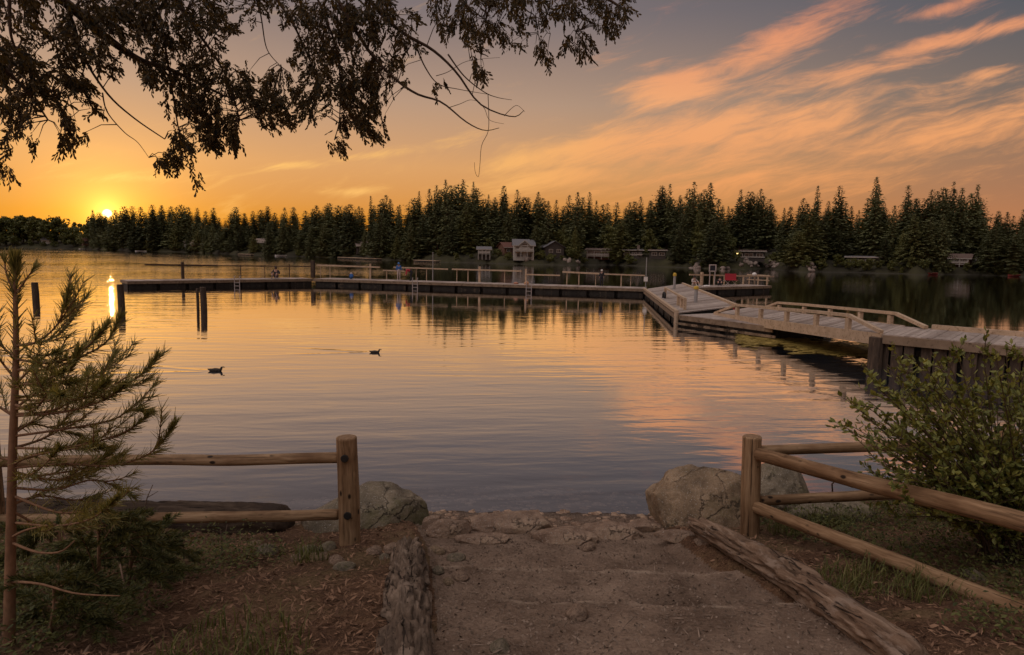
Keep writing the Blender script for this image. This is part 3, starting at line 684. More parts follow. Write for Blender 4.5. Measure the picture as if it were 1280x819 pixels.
for i in range(64):
    a, b, dens_ = rnd.choice([(902, 930, 1), (930, 962, 1), (930, 962, 1), (860, 875, .5), (962, 972, 1), (700, 728, 1), (1008, 1020, 1), (655, 668, .6)])
    px = rnd.uniform(a, b); p = far_pt(px, 1.002 + abs(rnd.gauss(0, .018))); s = rnd.uniform(.28, .75) * math.hypot(p.x, p.y) / 160
    o = bpy.data.objects.new('shore_rock', rnd.choice(RIP)); COL.objects.link(o); o.location = p + Vector((0, 0, .1)); o.scale = (s * 1.2, s, s * .8); o.rotation_euler = (rnd.random(), rnd.random(), rnd.random() * 6)
    if px < 740: tag(o, 'pale rock on the shore near the white gabled house', 'rock', 'shore rocks near the white house')
    elif px < 890: tag(o, 'pale riprap rock on the small bank right behind the dock corner', 'rock', 'rocks behind the dock corner')
    else: tag(o, 'pale riprap rock piled on the bank below the long low cabin', 'rock', 'riprap below the long cabin')

# ------------------------------------------------------------------ houses
M_WALLW = plain('white_siding', (.46, .42, .36), .8); M_WALLB = plain('brown_siding', (.16, .08, .05), .85); M_WALLD = plain('dark_siding', (.07, .055, .045), .85)
M_ROOFG = plain('grey_shingle', (.16, .15, .15), .85); M_ROOFB = plain('brown_shingle', (.13, .085, .065), .85); M_ROOFR = plain('red_shingle', (.15, .065, .045), .85)
M_TRIM = plain('pale_trim', (.42, .37, .31), .7); M_GLASS = plain('window_glass', (.03, .035, .04), .08, spec=.6)
M_LAMP, t_, bs_ = new_mat('lamp_glow'); bs_.inputs['Emission Color'].default_value = (1, .62, .2, 1); bs_.inputs['Emission Strength'].default_value = 4
def house(name, label, px, pyb, w, d, hw, roof, wall, rmat, rise=1.6, ridge='x', rz=0.0, wins=((-.3, .55, .16, .3), (.1, .55, .16, .3), (.35, .55, .12, .3)), chimney=False, porch=None, band=None, gable=None, lamp=None, k=None):
    p = hit(px, pyb) if k is None else far_pt(px, k)
    face = math.atan2(p.x, p.y)
    kk = math.hypot(p.x, p.y) / far_r(face); kk = kk if k is not None else min(max(kk * 1.01, 1.02), 1.05)
    p = p * (kk * far_r(face) / math.hypot(p.x, p.y)); p.z = gz(p.x, p.y)
    t = thing(name, label, 'house', p, None, -face + rz); t.scale = (.9, .9, .72)
    ch = lambda mb, nm, mt, par=t: obj_from(nm, mb.v, mb.f, mt, par, None, False, mb.mi)
    b = MB(); b.box((0, 0, hw / 2 - .4), (w, d, hw + .8))
    if roof == 'gable':
        if ridge == 'x': b.add([(-w/2, -d/2, hw), (-w/2, d/2, hw), (-w/2, 0, hw + rise), (w/2, -d/2, hw), (w/2, d/2, hw), (w/2, 0, hw + rise)], [(0, 2, 1), (3, 4, 5)])
        else: b.add([(-w/2, -d/2, hw), (w/2, -d/2, hw), (0, -d/2, hw + rise), (-w/2, d/2, hw), (w/2, d/2, hw), (0, d/2, hw + rise)], [(0, 1, 2), (3, 5, 4)])
    ch(b, 'wall', wall)
    r_ = MB(); o = .45; th = .16
    if roof == 'gable':
        if ridge == 'x':
            for s in (-1, 1):
                e = s * (d/2 + o); ze = hw - o * rise / (d/2); r_.prism([(-w/2-o, e), (w/2+o, e), (w/2+o, 0), (-w/2-o, 0)], [ze + .03, ze + .03, hw + rise + .03, hw + rise + .03], [ze + th, ze + th, hw + rise + th, hw + rise + th])
        else:
            for s in (-1, 1):
                e = s * (w/2 + o); ze = hw - o * rise / (w/2); r_.prism([(e, -d/2-o), (e, d/2+o), (0, d/2+o), (0, -d/2-o)], [ze + .03, ze + .03, hw + rise + .03, hw + rise + .03], [ze + th, ze + th, hw + rise + th, hw + rise + th])
    else:
        r_.prism([(-w/2-o, -d/2-o), (w/2+o, -d/2-o), (w/2+o, d/2+o), (-w/2-o, d/2+o)], [hw + .02] * 4, [hw + .25, hw + .25, hw + .25 + rise * .3, hw + .25 + rise * .3])
    ro = ch(r_, 'roof', rmat)
    fb = MB(); fb.box((0, -d/2 - o - .06, hw + (.02 if roof != 'gable' else -o * rise / (d/2) + .05)), (w + 2*o + .1, .1, .26))
    if roof != 'gable' or ridge == 'x': ch(fb, 'fascia', M_TRIM, ro)
    if chimney:
        c = MB(); c.box((w * .28, d * .1, hw + rise + .2), (.8, .7, 2.0)); ch(c, 'chimney', M_FROCK, ro)
    for wx, wz, ww, wh in wins:
        f_ = MB(); X = wx * w; Z = wz * hw; WW = ww * w; HH = wh * hw; y0 = -d/2 - .05
        for cx_, cz_, sx_, sz_ in ((X, Z + HH/2, WW + .24, .12), (X, Z - HH/2, WW + .24, .12), (X - WW/2, Z, .12, HH - .12), (X + WW/2, Z, .12, HH - .12), (X, Z, .07, HH - .12)):
            f_.box((cx_, y0, cz_), (sx_, .1, sz_))
        fo = ch(f_, 'window', M_TRIM); g = MB(); g.box((X, -d/2 - .015, Z), (WW - .1, .03, HH - .1)); ch(g, 'pane', M_GLASS, fo)
    if gable:      # a front gable crossing the main roof
        gw, gr, gx = gable
        g = MB(); g.add([(gx - gw/2, -d/2 - .3, hw * .5), (gx + gw/2, -d/2 - .3, hw * .5), (gx + gw/2, -d/2 - .3, hw), (gx, -d/2 - .3, hw + gr), (gx - gw/2, -d/2 - .3, hw),
                         (gx - gw/2, 0, hw * .5), (gx + gw/2, 0, hw * .5), (gx + gw/2, 0, hw), (gx, 0, hw + gr), (gx - gw/2, 0, hw)], [(0, 1, 2, 3, 4), (1, 6, 7, 2), (5, 0, 4, 9), (0, 5, 6, 1)])
        ch(g, 'gable_wall', wall)
        g = MB()
        for s in (-1, 1):
            e = gx + s * (gw/2 + .4); ze = hw - .4 * gr / (gw/2)
            g.prism([(e, -d/2 - .7), (e, 0), (gx, 0), (gx, -d/2 - .7)], [ze + .03, ze + .03, hw + gr + .03, hw + gr + .03], [ze + .2, ze + .2, hw + gr + .2, hw + gr + .2])
        ch(g, 'gable_roof', rmat)
        g = MB()
        for s in (-1, 1): g.bar((gx + s * (gw/2 + .4), -d/2 - .76, hw - .4 * gr / (gw/2) + .05), (gx, -d/2 - .76, hw + gr + .05), .06, .3)
        ch(g, 'gable_trim', M_TRIM)
        g = MB(); g.box((gx, -d/2 - .33, hw * .98), (gw * .42, .04, hw * .22)); ch(g, 'gable_window', M_GLASS)
    if porch:
        pz, pd = porch; g = MB(); g.box((0, -d/2 - pd/2, pz), (w * .96, pd, .2)); ch(g, 'porch_deck', M_TRIM)
        for i in range(4):
            g = MB(); xx = (-.46 + .92 * i / 3) * w; g.box((xx, -d/2 - pd + .1, (hw - .4) / 2 - .3), (.18, .18, hw + .2)); ch(g, 'porch_post', M_TRIM)
        g = MB(); g.box((0, -d/2 - pd + .1, pz + .95), (w * .96, .08, .12)); g.box((0, -d/2 - pd + .1, pz + .55), (w * .96, .06, .5)); ch(g, 'balcony_rail', M_TRIM)
    if band is not None:
        g = MB(); g.box((0, -d/2 - .09, band * hw), (w * 1.02, .12, .35)); ch(g, 'wall_band', M_TRIM)
    if lamp:
        g = MB(); g.ball((lamp * w, -d/2 - .5, hw * .72), .22, 8); ch(g, 'porch_lamp', M_LAMP)
    return t
house('gabled_house', 'white two-storey house with a half-timbered front gable and balcony across the lake', 654, 325, 5.6, 6, 4.6, 'gable', M_WALLW, M_ROOFG, 1.9, 'x', .05,
      ((-.34, .72, .2, .2), (.34, .72, .18, .2), (-.2, .25, .3, .3), (.25, .25, .3, .3)), porch=(2.4, 1.2), gable=(3.0, 1.5, .2))
house('boathouse', 'small dark house with a pale balcony rail left of the white gabled house', 605, 325, 3.6, 4, 3.2, 'gable', M_WALLD, M_ROOFG, .8, 'x', 0, ((-.25, .7, .3, .25), (.25, .7, .3, .25)), porch=(1.5, 1.0))
house('cottage', 'little house with a reddish roof tucked left of the white gabled house', 634, 318, 4, 4, 2.6, 'gable', M_WALLB, M_ROOFR, 1.5, 'x', .5, ((-.2, .5, .25, .35),))
house('grey_roof_house', 'grey roofed house half hidden behind the young conifer right of the white house', 690, 314, 5.5, 5, 3.0, 'gable', M_WALLD, M_ROOFG, 2.0, 'y', .3, ((-.2, .55, .2, .35), (.22, .55, .2, .35)))
house('lake_cabin', 'low dark wooden cabin with a white porch band right of the white house', 748, 323, 6.8, 5, 2.9, 'flat', M_WALLB, M_ROOFB, 1.2, 'x', -.05, ((-.3, .4, .2, .4), (.05, .4, .24, .4), (.35, .4, .14, .4)), band=.82, porch=(.5, 1.2))
house('hillside_house', 'small grey house high among the trees above the pale long bungalow', 778, 307, 4.5, 4, 2.6, 'gable', M_WALLD, M_ROOFG, 1.8, 'y', .2, ((0, .5, .25, .35),), k=1.28)
house('bungalow', 'long low bungalow with white gutters above a green lawn', 791, 321, 5.4, 5, 2.7, 'flat', M_WALLD, M_ROOFG, .8, 'x', 0, ((-.3, .5, .25, .4), (.08, .5, .25, .4), (.38, .5, .12, .4)), band=.45, chimney=True)
house('garden_house', 'low pale-eaved house behind a dark tree right of the long bungalow', 822, 320, 4.5, 5, 2.4, 'flat', M_WALLD, M_ROOFB, .8, 'x', 0, ((-.2, .5, .3, .4), (.25, .5, .3, .4)))
house('long_cabin', 'long low cabin with pale eaves and a lit yellow porch lamp above the riprap', 936, 320, 8.0, 5, 2.6, 'flat', M_WALLD, M_ROOFB, 1.0, 'x', 0, ((-.3, .5, .2, .45), (0, .5, .26, .45), (.34, .5, .2, .45)), band=.3, lamp=-.36)
house('boat_shed', 'dark flat-roofed shed under the trees right of the riprap', 1078, 332, 7.0, 4, 2.0, 'flat', M_WALLD, M_ROOFG, .6, 'x', 0, ((-.25, .5, .25, .4), (.2, .5, .25, .4)))
house('brown_cabin', 'brown gabled cabin on the grassy right shore', 1197, 333, 5.2, 4.5, 2.0, 'gable', M_WALLB, M_ROOFB, 1.1, 'x', -.15, ((-.3, .5, .16, .45), (0, .5, .18, .45), (.3, .5, .16, .45)), porch=(.2, 1.0))
for px, py, nm, lb, wm, rm in [(62, 305, 'shore_house', 'pale little house leftmost on the hazy far-left shore', M_WALLW, M_ROOFG), (112, 307, 'shore_house', 'small house nearly under the setting sun', M_WALLB, M_ROOFR),
                               (176, 306, 'shore_house', 'small pale house a little right of the setting sun', M_WALLW, M_ROOFR), (238, 308, 'shore_house', 'white roofed house right of the sun above the left dock end', M_WALLW, M_FROCK),
                               (252, 312, 'shore_house', 'pale low house at the water above the left dock end', M_WALLW, M_FROCK), (276, 307, 'shore_house', 'wide pale house on the slope above the left dock section', M_WALLW, M_ROOFG),
                               (326, 306, 'shore_house', 'light roofed house alone among the conifers above the left dock section', M_WALLD, M_FROCK), (455, 317, 'shore_house', 'low dark house with pale gable at the shore left of the blue-clad person', M_WALLD, M_FROCK)]:
    house(nm, lb, px, py, 8 if px < 300 else 6, 6, 2.8, 'gable', wm, rm, 2.0, rnd.choice('xy'), rnd.uniform(-.5, .5), ((-.25, .5, .2, .35), (.2, .5, .2, .35)))

# small boats, floats and a van on the far shore
M_REDB = plain('faded_red_paint', (.20, .035, .025), .7)
def rowboat(label, px, k, L, mat, rz, name='rowboat', z=.0):
    p = far_pt(px, k); p.z = max(p.z, 0) + z
    t = thing(name, label, 'boat', p, None, rz)
    b = MB(); n = 9; vs = []
    t.scale = (.8, .8, .6)
    for i in range(n):
        q = i / (n - 1) * 2 - 1; w_ = .62 * (1 - abs(q) ** 2.4) + .03; zt = .55 + .18 * q * q
        vs += [(q * L / 2, -w_, zt), (q * L / 2, -w_ * .6, .1), (q * L / 2, 0, 0), (q * L / 2, w_ * .6, .1), (q * L / 2, w_, zt)]
    fs = [(i * 5 + j, i * 5 + j + 1, i * 5 + j + 6, i * 5 + j + 5) for i in range(n - 1) for j in range(4)]
    b.add(vs, fs); obj_from('hull', b.v, b.f, mat, t)
    for xx in (-L * .2, L * .15):
        b = MB(); b.box((xx, 0, .42), (.25, 1.0, .05)); obj_from('seat', b.v, b.f, M_TRIM, t)
    return t
rowboat('small red rowboat pulled up on the right shore below the cabin', 1165, 1.004, 3.0, M_REDB, .1)
rowboat('reddish rowboat at the shoreline near the right frame edge', 1268, 1.003, 3.0, M_REDB, -.1)
rowboat('white boat moored on the far-left shore just below the sun', 105, 1.0, 7, M_WHITE, .1)
rowboat('pale boat moored below the far-left wood right of the sun', 176, .996, 7, M_WHITE, -.05)
rowboat('white boat under the trees above the left dock section', 352, .998, 6, M_WHITE, 0)
def shore_float(label, pxa, pxb, k):
    a, b_ = far_pt(pxa, k), far_pt(pxb, k); a.z = b_.z = .32
    t = thing('shore_float', label, 'float', (a + b_) / 2 * 1.0)
    t.location.z = 0
    m_ = MB(); m_.bar(a, b_, 1.8, .14); m_.build('deck', M_TRIM, t)
    m_ = MB(); m_.bar(a - Vector((0, 0, .2)), b_ - Vector((0, 0, .2)), 1.5, .24); m_.build('hull', M_FLOAT, t)
M_TRIM = M_RAILW
shore_float('pale private float along the shore behind the left half of the dock', 425, 474, .985)
shore_float('pale low float at the shore left of the thin pole', 520, 548, .985)
shore_float('low pale float at the far-left shore beside the dock rail end', 300, 316, .99)
def van(label, px, py):
    p = hit(px, py); t = thing('parked_van', label, 'van', p, None, .25)
    b = MB(); b.prism([(-1.9, -.8), (1.9, -.8), (1.9, .8), (-1.9, .8)], [.35] * 4, [1.0] * 4); b.prism([(-1.8, -.72), (1.0, -.72), (1.0, .72), (-1.8, .72)], [1.0] * 4, [1.65] * 4); obj_from('body', b.v, b.f, M_WHITE, t)
    b = MB(); b.box((-.3, -.75, 1.32), (2.2, .08, .4)); obj_from('window', b.v, b.f, M_GLASS, t)
    for xx in (-1.2, 1.2):
        for yy in (-.8, .8):
            b = MB(); b.tube([(xx, yy - .1, .33), (xx, yy + .1, .33)], .33, 12); obj_from('wheel', b.v, b.f, M_RUBBER, t)
van('white van parked beside the brown cabin on the right shore', 1223, 332)

# ------------------------------------------------------------------ docks
ZD = .55
def flat(p): return Vector((p.x, p.y, 0))
def planks(mb, A, B, n, W_, z0, z1, gap=.012, step=.30, along=False):
    """deck boards laid across the line A-B, W_ wide in direction n"""
    L = (B - A).length; d = (B - A) / L; k = max(1, int(L / step)); st = L / k
    for i in range(k):
        a = A + d * (i * st + gap / 2); b = A + d * ((i + 1) * st - gap / 2)
        mb.prism([a, b, b + n * W_, a + n * W_], z0, z1 + (i % 3) * .003)
def dock_section(name, label, A, B, W_, rails=(), zd=ZD, skirt=True):
    A, B = flat(A), flat(B); d = (B - A).normalized(); n = Vector((-d.y, d.x, 0))
    if n.y < 0: n = -n
    t = thing(name, label, 'dock', (A + B) / 2)
    m_ = MB(); planks(m_, A, B, n, W_, zd - .06, zd); m_.build('deck', M_DECK, t)
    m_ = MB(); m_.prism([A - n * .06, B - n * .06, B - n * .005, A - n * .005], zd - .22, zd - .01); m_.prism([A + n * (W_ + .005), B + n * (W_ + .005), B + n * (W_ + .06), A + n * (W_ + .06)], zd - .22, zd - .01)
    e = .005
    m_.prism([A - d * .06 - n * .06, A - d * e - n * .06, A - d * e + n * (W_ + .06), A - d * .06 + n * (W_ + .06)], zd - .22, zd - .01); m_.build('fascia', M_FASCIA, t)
    L = (B - A).length; k = max(2, int(L / 2.0))
    for i in range(k):      # dark floats under the deck, gaps between them
        a = A + d * (L * (i + .06) / k); b = A + d * (L * (i + .94) / k)
        m_ = MB(); m_.prism([a + n * .05, b + n * .05, b + n * (W_ - .05), a + n * (W_ - .05)], -.25, zd - .23); m_.build('float', M_FLOAT, t)
    m_ = MB(); m_.prism([A + n * .28, B + n * .28, B + n * (W_ - .28), A + n * (W_ - .28)], -.2, zd - .10); m_.build('shade_core', M_FLOAT, t)  # dark core added below the deck as shade between the floats
    return t, A, B, n
def rail_on(t, A, B, n, W_, segs, posts, w=.10, zd=ZD, mat=None):
    mat = mat or M_RAILW
    A2, B2 = A + n * (W_ - .15), B + n * (W_ - .15)
    for (xa, ya), (xb, yb), th in segs:
        p, q = on_line(xa, ya, A2, B2), on_line(xb, yb, A2, B2)
        m_ = MB(); m_.bar(p, q, w, th); m_.build('rail', mat, t)
    for px, pt, w_ in posts:
        p = on_line(px, pt, A2, B2); m_ = MB(); m_.box((p.x, p.y + .12, (p.z + zd) / 2), (w_, w_, p.z - zd + .1), math.atan2(B.y - A.y, B.x - A.x)); m_.build('rail_post', mat if w_ < .25 else M_PILE, t)
pA, pB, pC = at_z(160, 351.5, ZD), at_z(391, 348.5, ZD), at_z(806, 361, ZD)
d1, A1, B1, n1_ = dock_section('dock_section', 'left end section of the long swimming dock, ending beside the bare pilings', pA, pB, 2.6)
rail_on(d1, A1, B1, n1_, 2.6, [((181, 331), (272, 332.2), .13), ((272, 332.2), (389, 333.2), .08)], [(227, 328.5, .2), (361, 331, .07), (330, 332, .05), (300, 332, .06)], mat=M_PILE)  # darker wood colour stands in for this railing's backlit silhouette
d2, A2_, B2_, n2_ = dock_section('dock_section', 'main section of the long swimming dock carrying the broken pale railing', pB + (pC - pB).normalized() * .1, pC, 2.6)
rail_on(d2, A2_, B2_, n2_, 2.6, [((396, 331.5), (475, 334.2), .12), ((479, 338), (506, 339.2), .09), ((492, 334.2), (560, 336.6), .11), ((565, 336.6), (652, 339), .12), ((657, 343.2), (700, 344.4), .11),
                                 ((703, 340), (752, 342.3), .13), ((752, 342.5), (806, 344.5), .10)],
        [(390.5, 327, .30), (462.5, 330.5, .13), (520, 335, .05), (585, 337, .07), (571, 336.5, .06), (599.5, 334, .16), (631, 339, .05), (657.5, 337, .13), (709, 341, .07), (724, 342, .08), (745, 342, .05), (777, 343.5, .09), (789, 344, .05), (400, 333, .05), (412, 333, .06), (483, 338.5, .06), (533, 336, .06)])
pD, pE = at_z(873, 359.5, ZD), at_z(964, 357.2, ZD)
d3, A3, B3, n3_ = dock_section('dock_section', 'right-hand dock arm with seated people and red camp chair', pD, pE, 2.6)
rail_on(d3, A3, B3, n3_, 2.6, [((862, 343.4), (967, 346), .13)], [(878, 341, .2), (893, 345, .08), (930, 345.5, .12), (944, 345.5, .08), (960, 346.5, .14), (906, 345, .08)])
m_ = MB(); a = B3 + n3_ * .1; b_ = B3 + n3_ * 2.4
for q in (.1, .5, .9):
    p = a.lerp(b_, q); m_.box((p.x - .1, p.y, ZD + .42), (.09, .09, .84))
m_.bar(a + Vector((-.1, 0, ZD + .88)), b_ + Vector((-.1, 0, ZD + .88)), .1, .09); m_.bar(a + Vector((-.1, 0, ZD + .45)), b_ + Vector((-.1, 0, ZD + .45)), .08, .07)
m_.build('end_railing', M_RAILW, d3)

# walkway between the long dock and the front float
w0, w1, w2, w3 = at_z(806.5, 361.5, ZD), at_z(852, 355, ZD), at_z(918, 383, ZD), at_z(848, 391, ZD)
t = thing('dock_walkway', 'wide grey boarded walkway running from the long dock to the front float', 'dock', flat((w0 + w2) / 2))
m_ = MB(); k = 46
for i in range(k):
    f0, f1 = (i + .02) / k, (i + .98) / k
    l0, l1, r0_, r1_ = flat(w0).lerp(flat(w3), f0), flat(w0).lerp(flat(w3), f1), flat(w1).lerp(flat(w2), f0), flat(w1).lerp(flat(w2), f1)
    m_.prism([l0, r0_, r1_, l1], ZD - .05, ZD + .008 + (i % 3) * .003)
m_.build('deck', M_DECK, t)
m_ = MB(); m_.bar(flat(w0) + Vector((-.07, -.05, ZD + .03)), flat(w3) + Vector((-.07, 0, ZD + .03)), .16, .14); m_.build('kerb', M_RAILW, t)
m_ = MB(); m_.bar(flat(w1) + Vector((.1, 0, ZD + .06)), flat(w2) + Vector((.1, 0, ZD + .06)), .18, .12); m_.build('kerb', M_RAILW, t)
for i in range(6):
    f0, f1 = (i + .08) / 6, (i + .92) / 6
    l0, l1, r0_, r1_ = flat(w0).lerp(flat(w3), f0), flat(w0).lerp(flat(w3), f1), flat(w1).lerp(flat(w2), f0), flat(w1).lerp(flat(w2), f1)
    m_ = MB(); m_.prism([l0 + Vector((.05, 0, 0)), r0_, r1_, l1 + Vector((.05, 0, 0))], -.25, ZD - .12); m_.build('float', M_FLOAT, t)
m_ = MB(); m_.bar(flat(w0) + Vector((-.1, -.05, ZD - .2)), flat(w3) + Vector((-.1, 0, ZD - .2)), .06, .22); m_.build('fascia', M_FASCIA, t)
# small side rail on the walkway
m_ = MB(); p, q = at_z(831, 371, ZD), at_z(856, 388, ZD); up9 = Vector((0, 0, .55))
m_.bar(p + up9, q + up9, .12, .09); m_.build('hand_rail', M_RAILW, t)
for f0 in (.02, .72, .86, .99):
    c = p.lerp(q, f0); m_ = MB(); m_.box((c.x, c.y, ZD + .265), (.13, .13, .53)); m_.build('rail_post', M_RAILW, t)

# front float
ZF = .50
f0, f1 = flat(at_z(848, 393.5, ZF)), flat(at_z(967, 408.5, ZF))
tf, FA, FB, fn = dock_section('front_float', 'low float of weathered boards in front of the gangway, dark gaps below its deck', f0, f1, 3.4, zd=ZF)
m_ = MB()
for i in range(7):
    c = FA.lerp(FB, (i + .5) / 7) - fn * .08; m_.box((c.x, c.y, .12), (1.1, .05, .10), math.atan2(FB.y - FA.y, FB.x - FA.x))
m_.build('rub_strip', M_FASCIA, tf)
m_ = MB(); c = FA - fn * .12; m_.tube([(c.x, c.y, -1.5), (c.x, c.y, ZF + .12)], .1, 8); m_.build('corner_post', M_RAILW, tf)
# dark second float under the gangway
g0, g1 = flat(at_z(968, 419, 0)), flat(at_z(1027, 423.5, 0))
tb = thing('support_float', 'dark float carrying the gangway just right of the front float', 'float', (g0 + g1) / 2)
dn = (g1 - g0).normalized(); nn = Vector((-dn.y, dn.x, 0)); nn = nn if nn.y > 0 else -nn
m_ = MB(); m_.prism([g0 + nn * .5, g1 + nn * .5, g1 + nn * 2.8, g0 + nn * 2.8], -.3, .32); m_.build('hull', M_FLOAT, tb)
m_ = MB(); m_.prism([g0 + nn * .45, g1 + nn * .45, g1 + nn * 2.85, g0 + nn * 2.85], .325, .39); m_.build('deck', M_FASCIA, tb)

# gangway
ZP = 1.0
a0 = at_z(893, 391, ZF + .08); a1 = at_z(1103, 417.5, ZP); b0 = at_z(938, 384, ZF + .08); b1 = at_z(1131, 407.5, ZP)
tg = thing('gangway', 'weathered wooden gangway with low handrails climbing from the float to the pier', 'gangway', flat((a0 + b1) / 2))
m_ = MB(); k = 60
for i in range(k):
    q0, q1 = (i + .03) / k, (i + .97) / k
    pts = [a0.lerp(a1, q0), a0.lerp(a1, q1), b0.lerp(b1, q1), b0.lerp(b1, q0)]
    m_.prism(pts, [p.z - .06 for p in pts], [p.z + (i % 3) * .003 for p in pts])
m_.build('deck', M_DECK, tg)
e = Vector((-.02, -.06, -.16))
m_ = MB(); m_.bar(a0 + e, a1 + e, .08, .34); m_.build('stringer', M_RAILW, tg)
m_ = MB(); e2 = Vector((.02, .06, -.16)); m_.bar(b0 + e2, b1 + e2, .08, .34); m_.build('stringer', M_RAILW, tg)
def handrail(E0, E1, pts, posts, drop0, drop1):
    P = [on_line(px, py, E0, E1) for px, py in pts]
    m_ = MB()
    for p, q in zip(P[:-1], P[1:]): m_.bar(p, q + (q - p).normalized() * .03, .13, .10)
    m_.build('hand_rail', M_RAILW, tg)
    for px, pt in posts:
        p = on_line(px, pt, E0, E1); f_ = (flat(p) - flat(E0)).dot((flat(E1) - flat(E0))) / (flat(E1) - flat(E0)).length_squared; zb = E0.z + (E1.z - E0.z) * f_
        m_ = MB(); m_.box((p.x, p.y, (p.z - .04 + zb - .1) / 2), (.17, .12, p.z - zb + .04), math.atan2(E1.y - E0.y, E1.x - E0.x)); m_.build('rail_post', M_RAILW, tg)
handrail(a0, a1, [(894, 391.5), (921, 381.5), (951, 384), (1021, 390), (1062, 394.5), (1101, 414.5)], [(922, 382.5), (951.5, 385), (984, 388), (1021, 391), (1061, 395.5)], 0, 0)
handrail(b0, b1, [(955, 385), (973, 378.5), (1007, 381), (1075, 387.5), (1120, 392), (1157, 409)], [(974.5, 380), (1005.5, 382), (1038, 385), (1076, 388.5), (1113.5, 392.5)], 0, 0)

# pier on timber sheeting
q0, q1, q2, q3 = at_z(1103, 418, ZP), at_z(1330, 438, ZP), at_z(1340, 426, ZP), at_z(1128, 408, ZP)
q1 = q0 + (q1 - q0) * 1.7; q2 = q3 + (q2 - q3) * 1.7
tp = thing('pier', 'timber pier of grey boards on dark upright planks behind the leafy bush', 'pier', flat((q0 + q2) / 2))
m_ = MB(); k = 50
for i in range(k):
    g_0, g_1 = (i + .02) / k, (i + .98) / k
    m_.prism([q0.lerp(q1, g_0), q0.lerp(q1, g_1), q3.lerp(q2, g_1), q3.lerp(q2, g_0)], ZP - .08, ZP + (i % 3) * .004)
m_.build('deck', M_DECK, tp)
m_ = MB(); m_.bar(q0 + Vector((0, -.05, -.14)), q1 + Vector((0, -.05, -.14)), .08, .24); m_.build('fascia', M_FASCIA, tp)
m_ = MB(); m_.bar(q3.lerp(q2, .11) + Vector((0, -.1, .07)), q2 + Vector((0, -.1, .07)), .16, .14); m_.build('kerb', M_RAILW, tp)
r8 = random.Random(3); L = (q1 - q0).length; x = .0
while x < L:
    w_ = r8.uniform(.24, .36); c = q0.lerp(q1, (x + w_ / 2) / L) + (Vector((.02, .06, 0)) if r8.random() < .5 else Vector((.05, .16, 0)))
    m_ = MB(); m_.box((c.x, c.y, -.75), (w_ - .03, .14, 3.2), math.atan2(q1.y - q0.y, q1.x - q0.x) + r8.uniform(-.04, .04)); m_.build('upright_plank', M_PILE, tp); x += w_ + (r8.uniform(.06, .2) if r8.random() < .5 else .01)
m_ = MB(); bk = Vector((.12, .42, 0)); m_.bar(q0 + bk + Vector((0, 0, -1.5)), q1 + bk + Vector((0, 0, -1.5)), .08, 2.8); m_.build('dark_gap_backing', M_FLOAT, tp)  # dark sheet added behind the planks to close the bright gaps
m_ = MB(); m_.tube([(q0.x - .1, q0.y + .1, -3), (q0.x - .1, q0.y + .1, ZP - .1)], .2, 10); m_.build('pile', M_PILE, tp)
m_ = MB(); p = q0.lerp(q3, .5); m_.tube([(p.x - .1, p.y, -3), (p.x - .1, p.y, ZP - .1)], .2, 10); m_.build('pile', M_PILE, tp)
m_ = MB(); p = q3; m_.tube([(p.x, p.y, -3), (p.x, p.y, ZP - .1)], .2, 10); m_.build('pile', M_PILE, tp)
# kerb-side mud and pond weed drifting below the gangway
vs, fs = [], []
for i in range(8000):
    px = 925 + 185 * rnd.random(); cy = 424 + (px - 925) * .098; p = at_z(px, cy + rnd.gauss(0, 3.2), .004)
    if fbm(p.x * .9, p.y * .5, s=77, o=3) < (-.2 if px < 985 else -.55): continue
    s = rnd.uniform(.05, .16); a = rnd.uniform(0, 6.28); b0_ = len(vs); up1 = rnd.uniform(.0, .05)
    for kk in range(4): vs.append((p.x + s * math.cos(a + kk * 1.57) * (1 if kk % 2 else 2.0), p.y + s * math.sin(a + kk * 1.57), p.z + rnd.uniform(0, up1)))
    fs.append((b0_, b0_ + 1, b0_ + 2, b0_ + 3))
tag(obj_from('pond_weed', vs, fs, M_KELP), kind='stuff')

# things on and by the docks
def piling(label, px, top, bot, r_, twin=False, group=None):
    p = at_z(px, bot, 0.0); h_ = at_y(px, top, p.y).z
    t = thing('piling', label, 'piling', p, group)
    m_ = MB(); m_.tube([(p.x + .02, p.y, -3), (p.x, p.y, h_ * .5), (p.x - .02, p.y, h_ - .02), (p.x - .02, p.y, h_)], [r_ * 1.05, r_, r_ * .96, r_ * .88], 12); m_.build('shaft', M_PILE, t)
    if twin: m_ = MB(); m_.tube([(p.x - .32, p.y + .1, -3), (p.x - .34, p.y + .1, h_ * .93)], [r_ * .5, r_ * .45], 8); m_.build('side_pole', M_PILE, t)
piling('dark bare piling left of the long dock end, in front of the sun glitter', 152, 355.5, 386, .16)
piling('dark bare piling farthest left, beside the young pine tip', 45, 353, 377, .17)
piling('dark twin piling standing just in front of the left dock section', 255, 359, 389, .15, True)
def bollard(label, px, top, bot):
    p = at_z(px, bot, ZD); h_ = at_y(px, top, p.y).z - ZD
    t = thing('bollard', label, 'bollard', p)
    m_ = MB(); m_.tube([(p.x, p.y, ZD), (p.x, p.y, ZD + h_ * .8)], .10, 12); m_.build('post', M_STEEL, t)
    m_ = MB(); m_.tube([(p.x, p.y, ZD + h_ * .8), (p.x, p.y, ZD + h_ * .84), (p.x, p.y, ZD + h_ * .95), (p.x, p.y, ZD + h_)], [.13, .14, .13, .06], 12); m_.build('cap', M_YELLOW, t)
bollard('grey dock bollard with a yellow cap in the middle of the walkway', 869.5, 357.5, 378.5)
bollard('slim yellow-topped post at the far corner of the walkway', 842.7, 341, 362)
p = at_z(807, 360, ZD); t = thing('sign_pole', 'thin tall pole carrying a small white sign at the dock corner', 'sign', p)
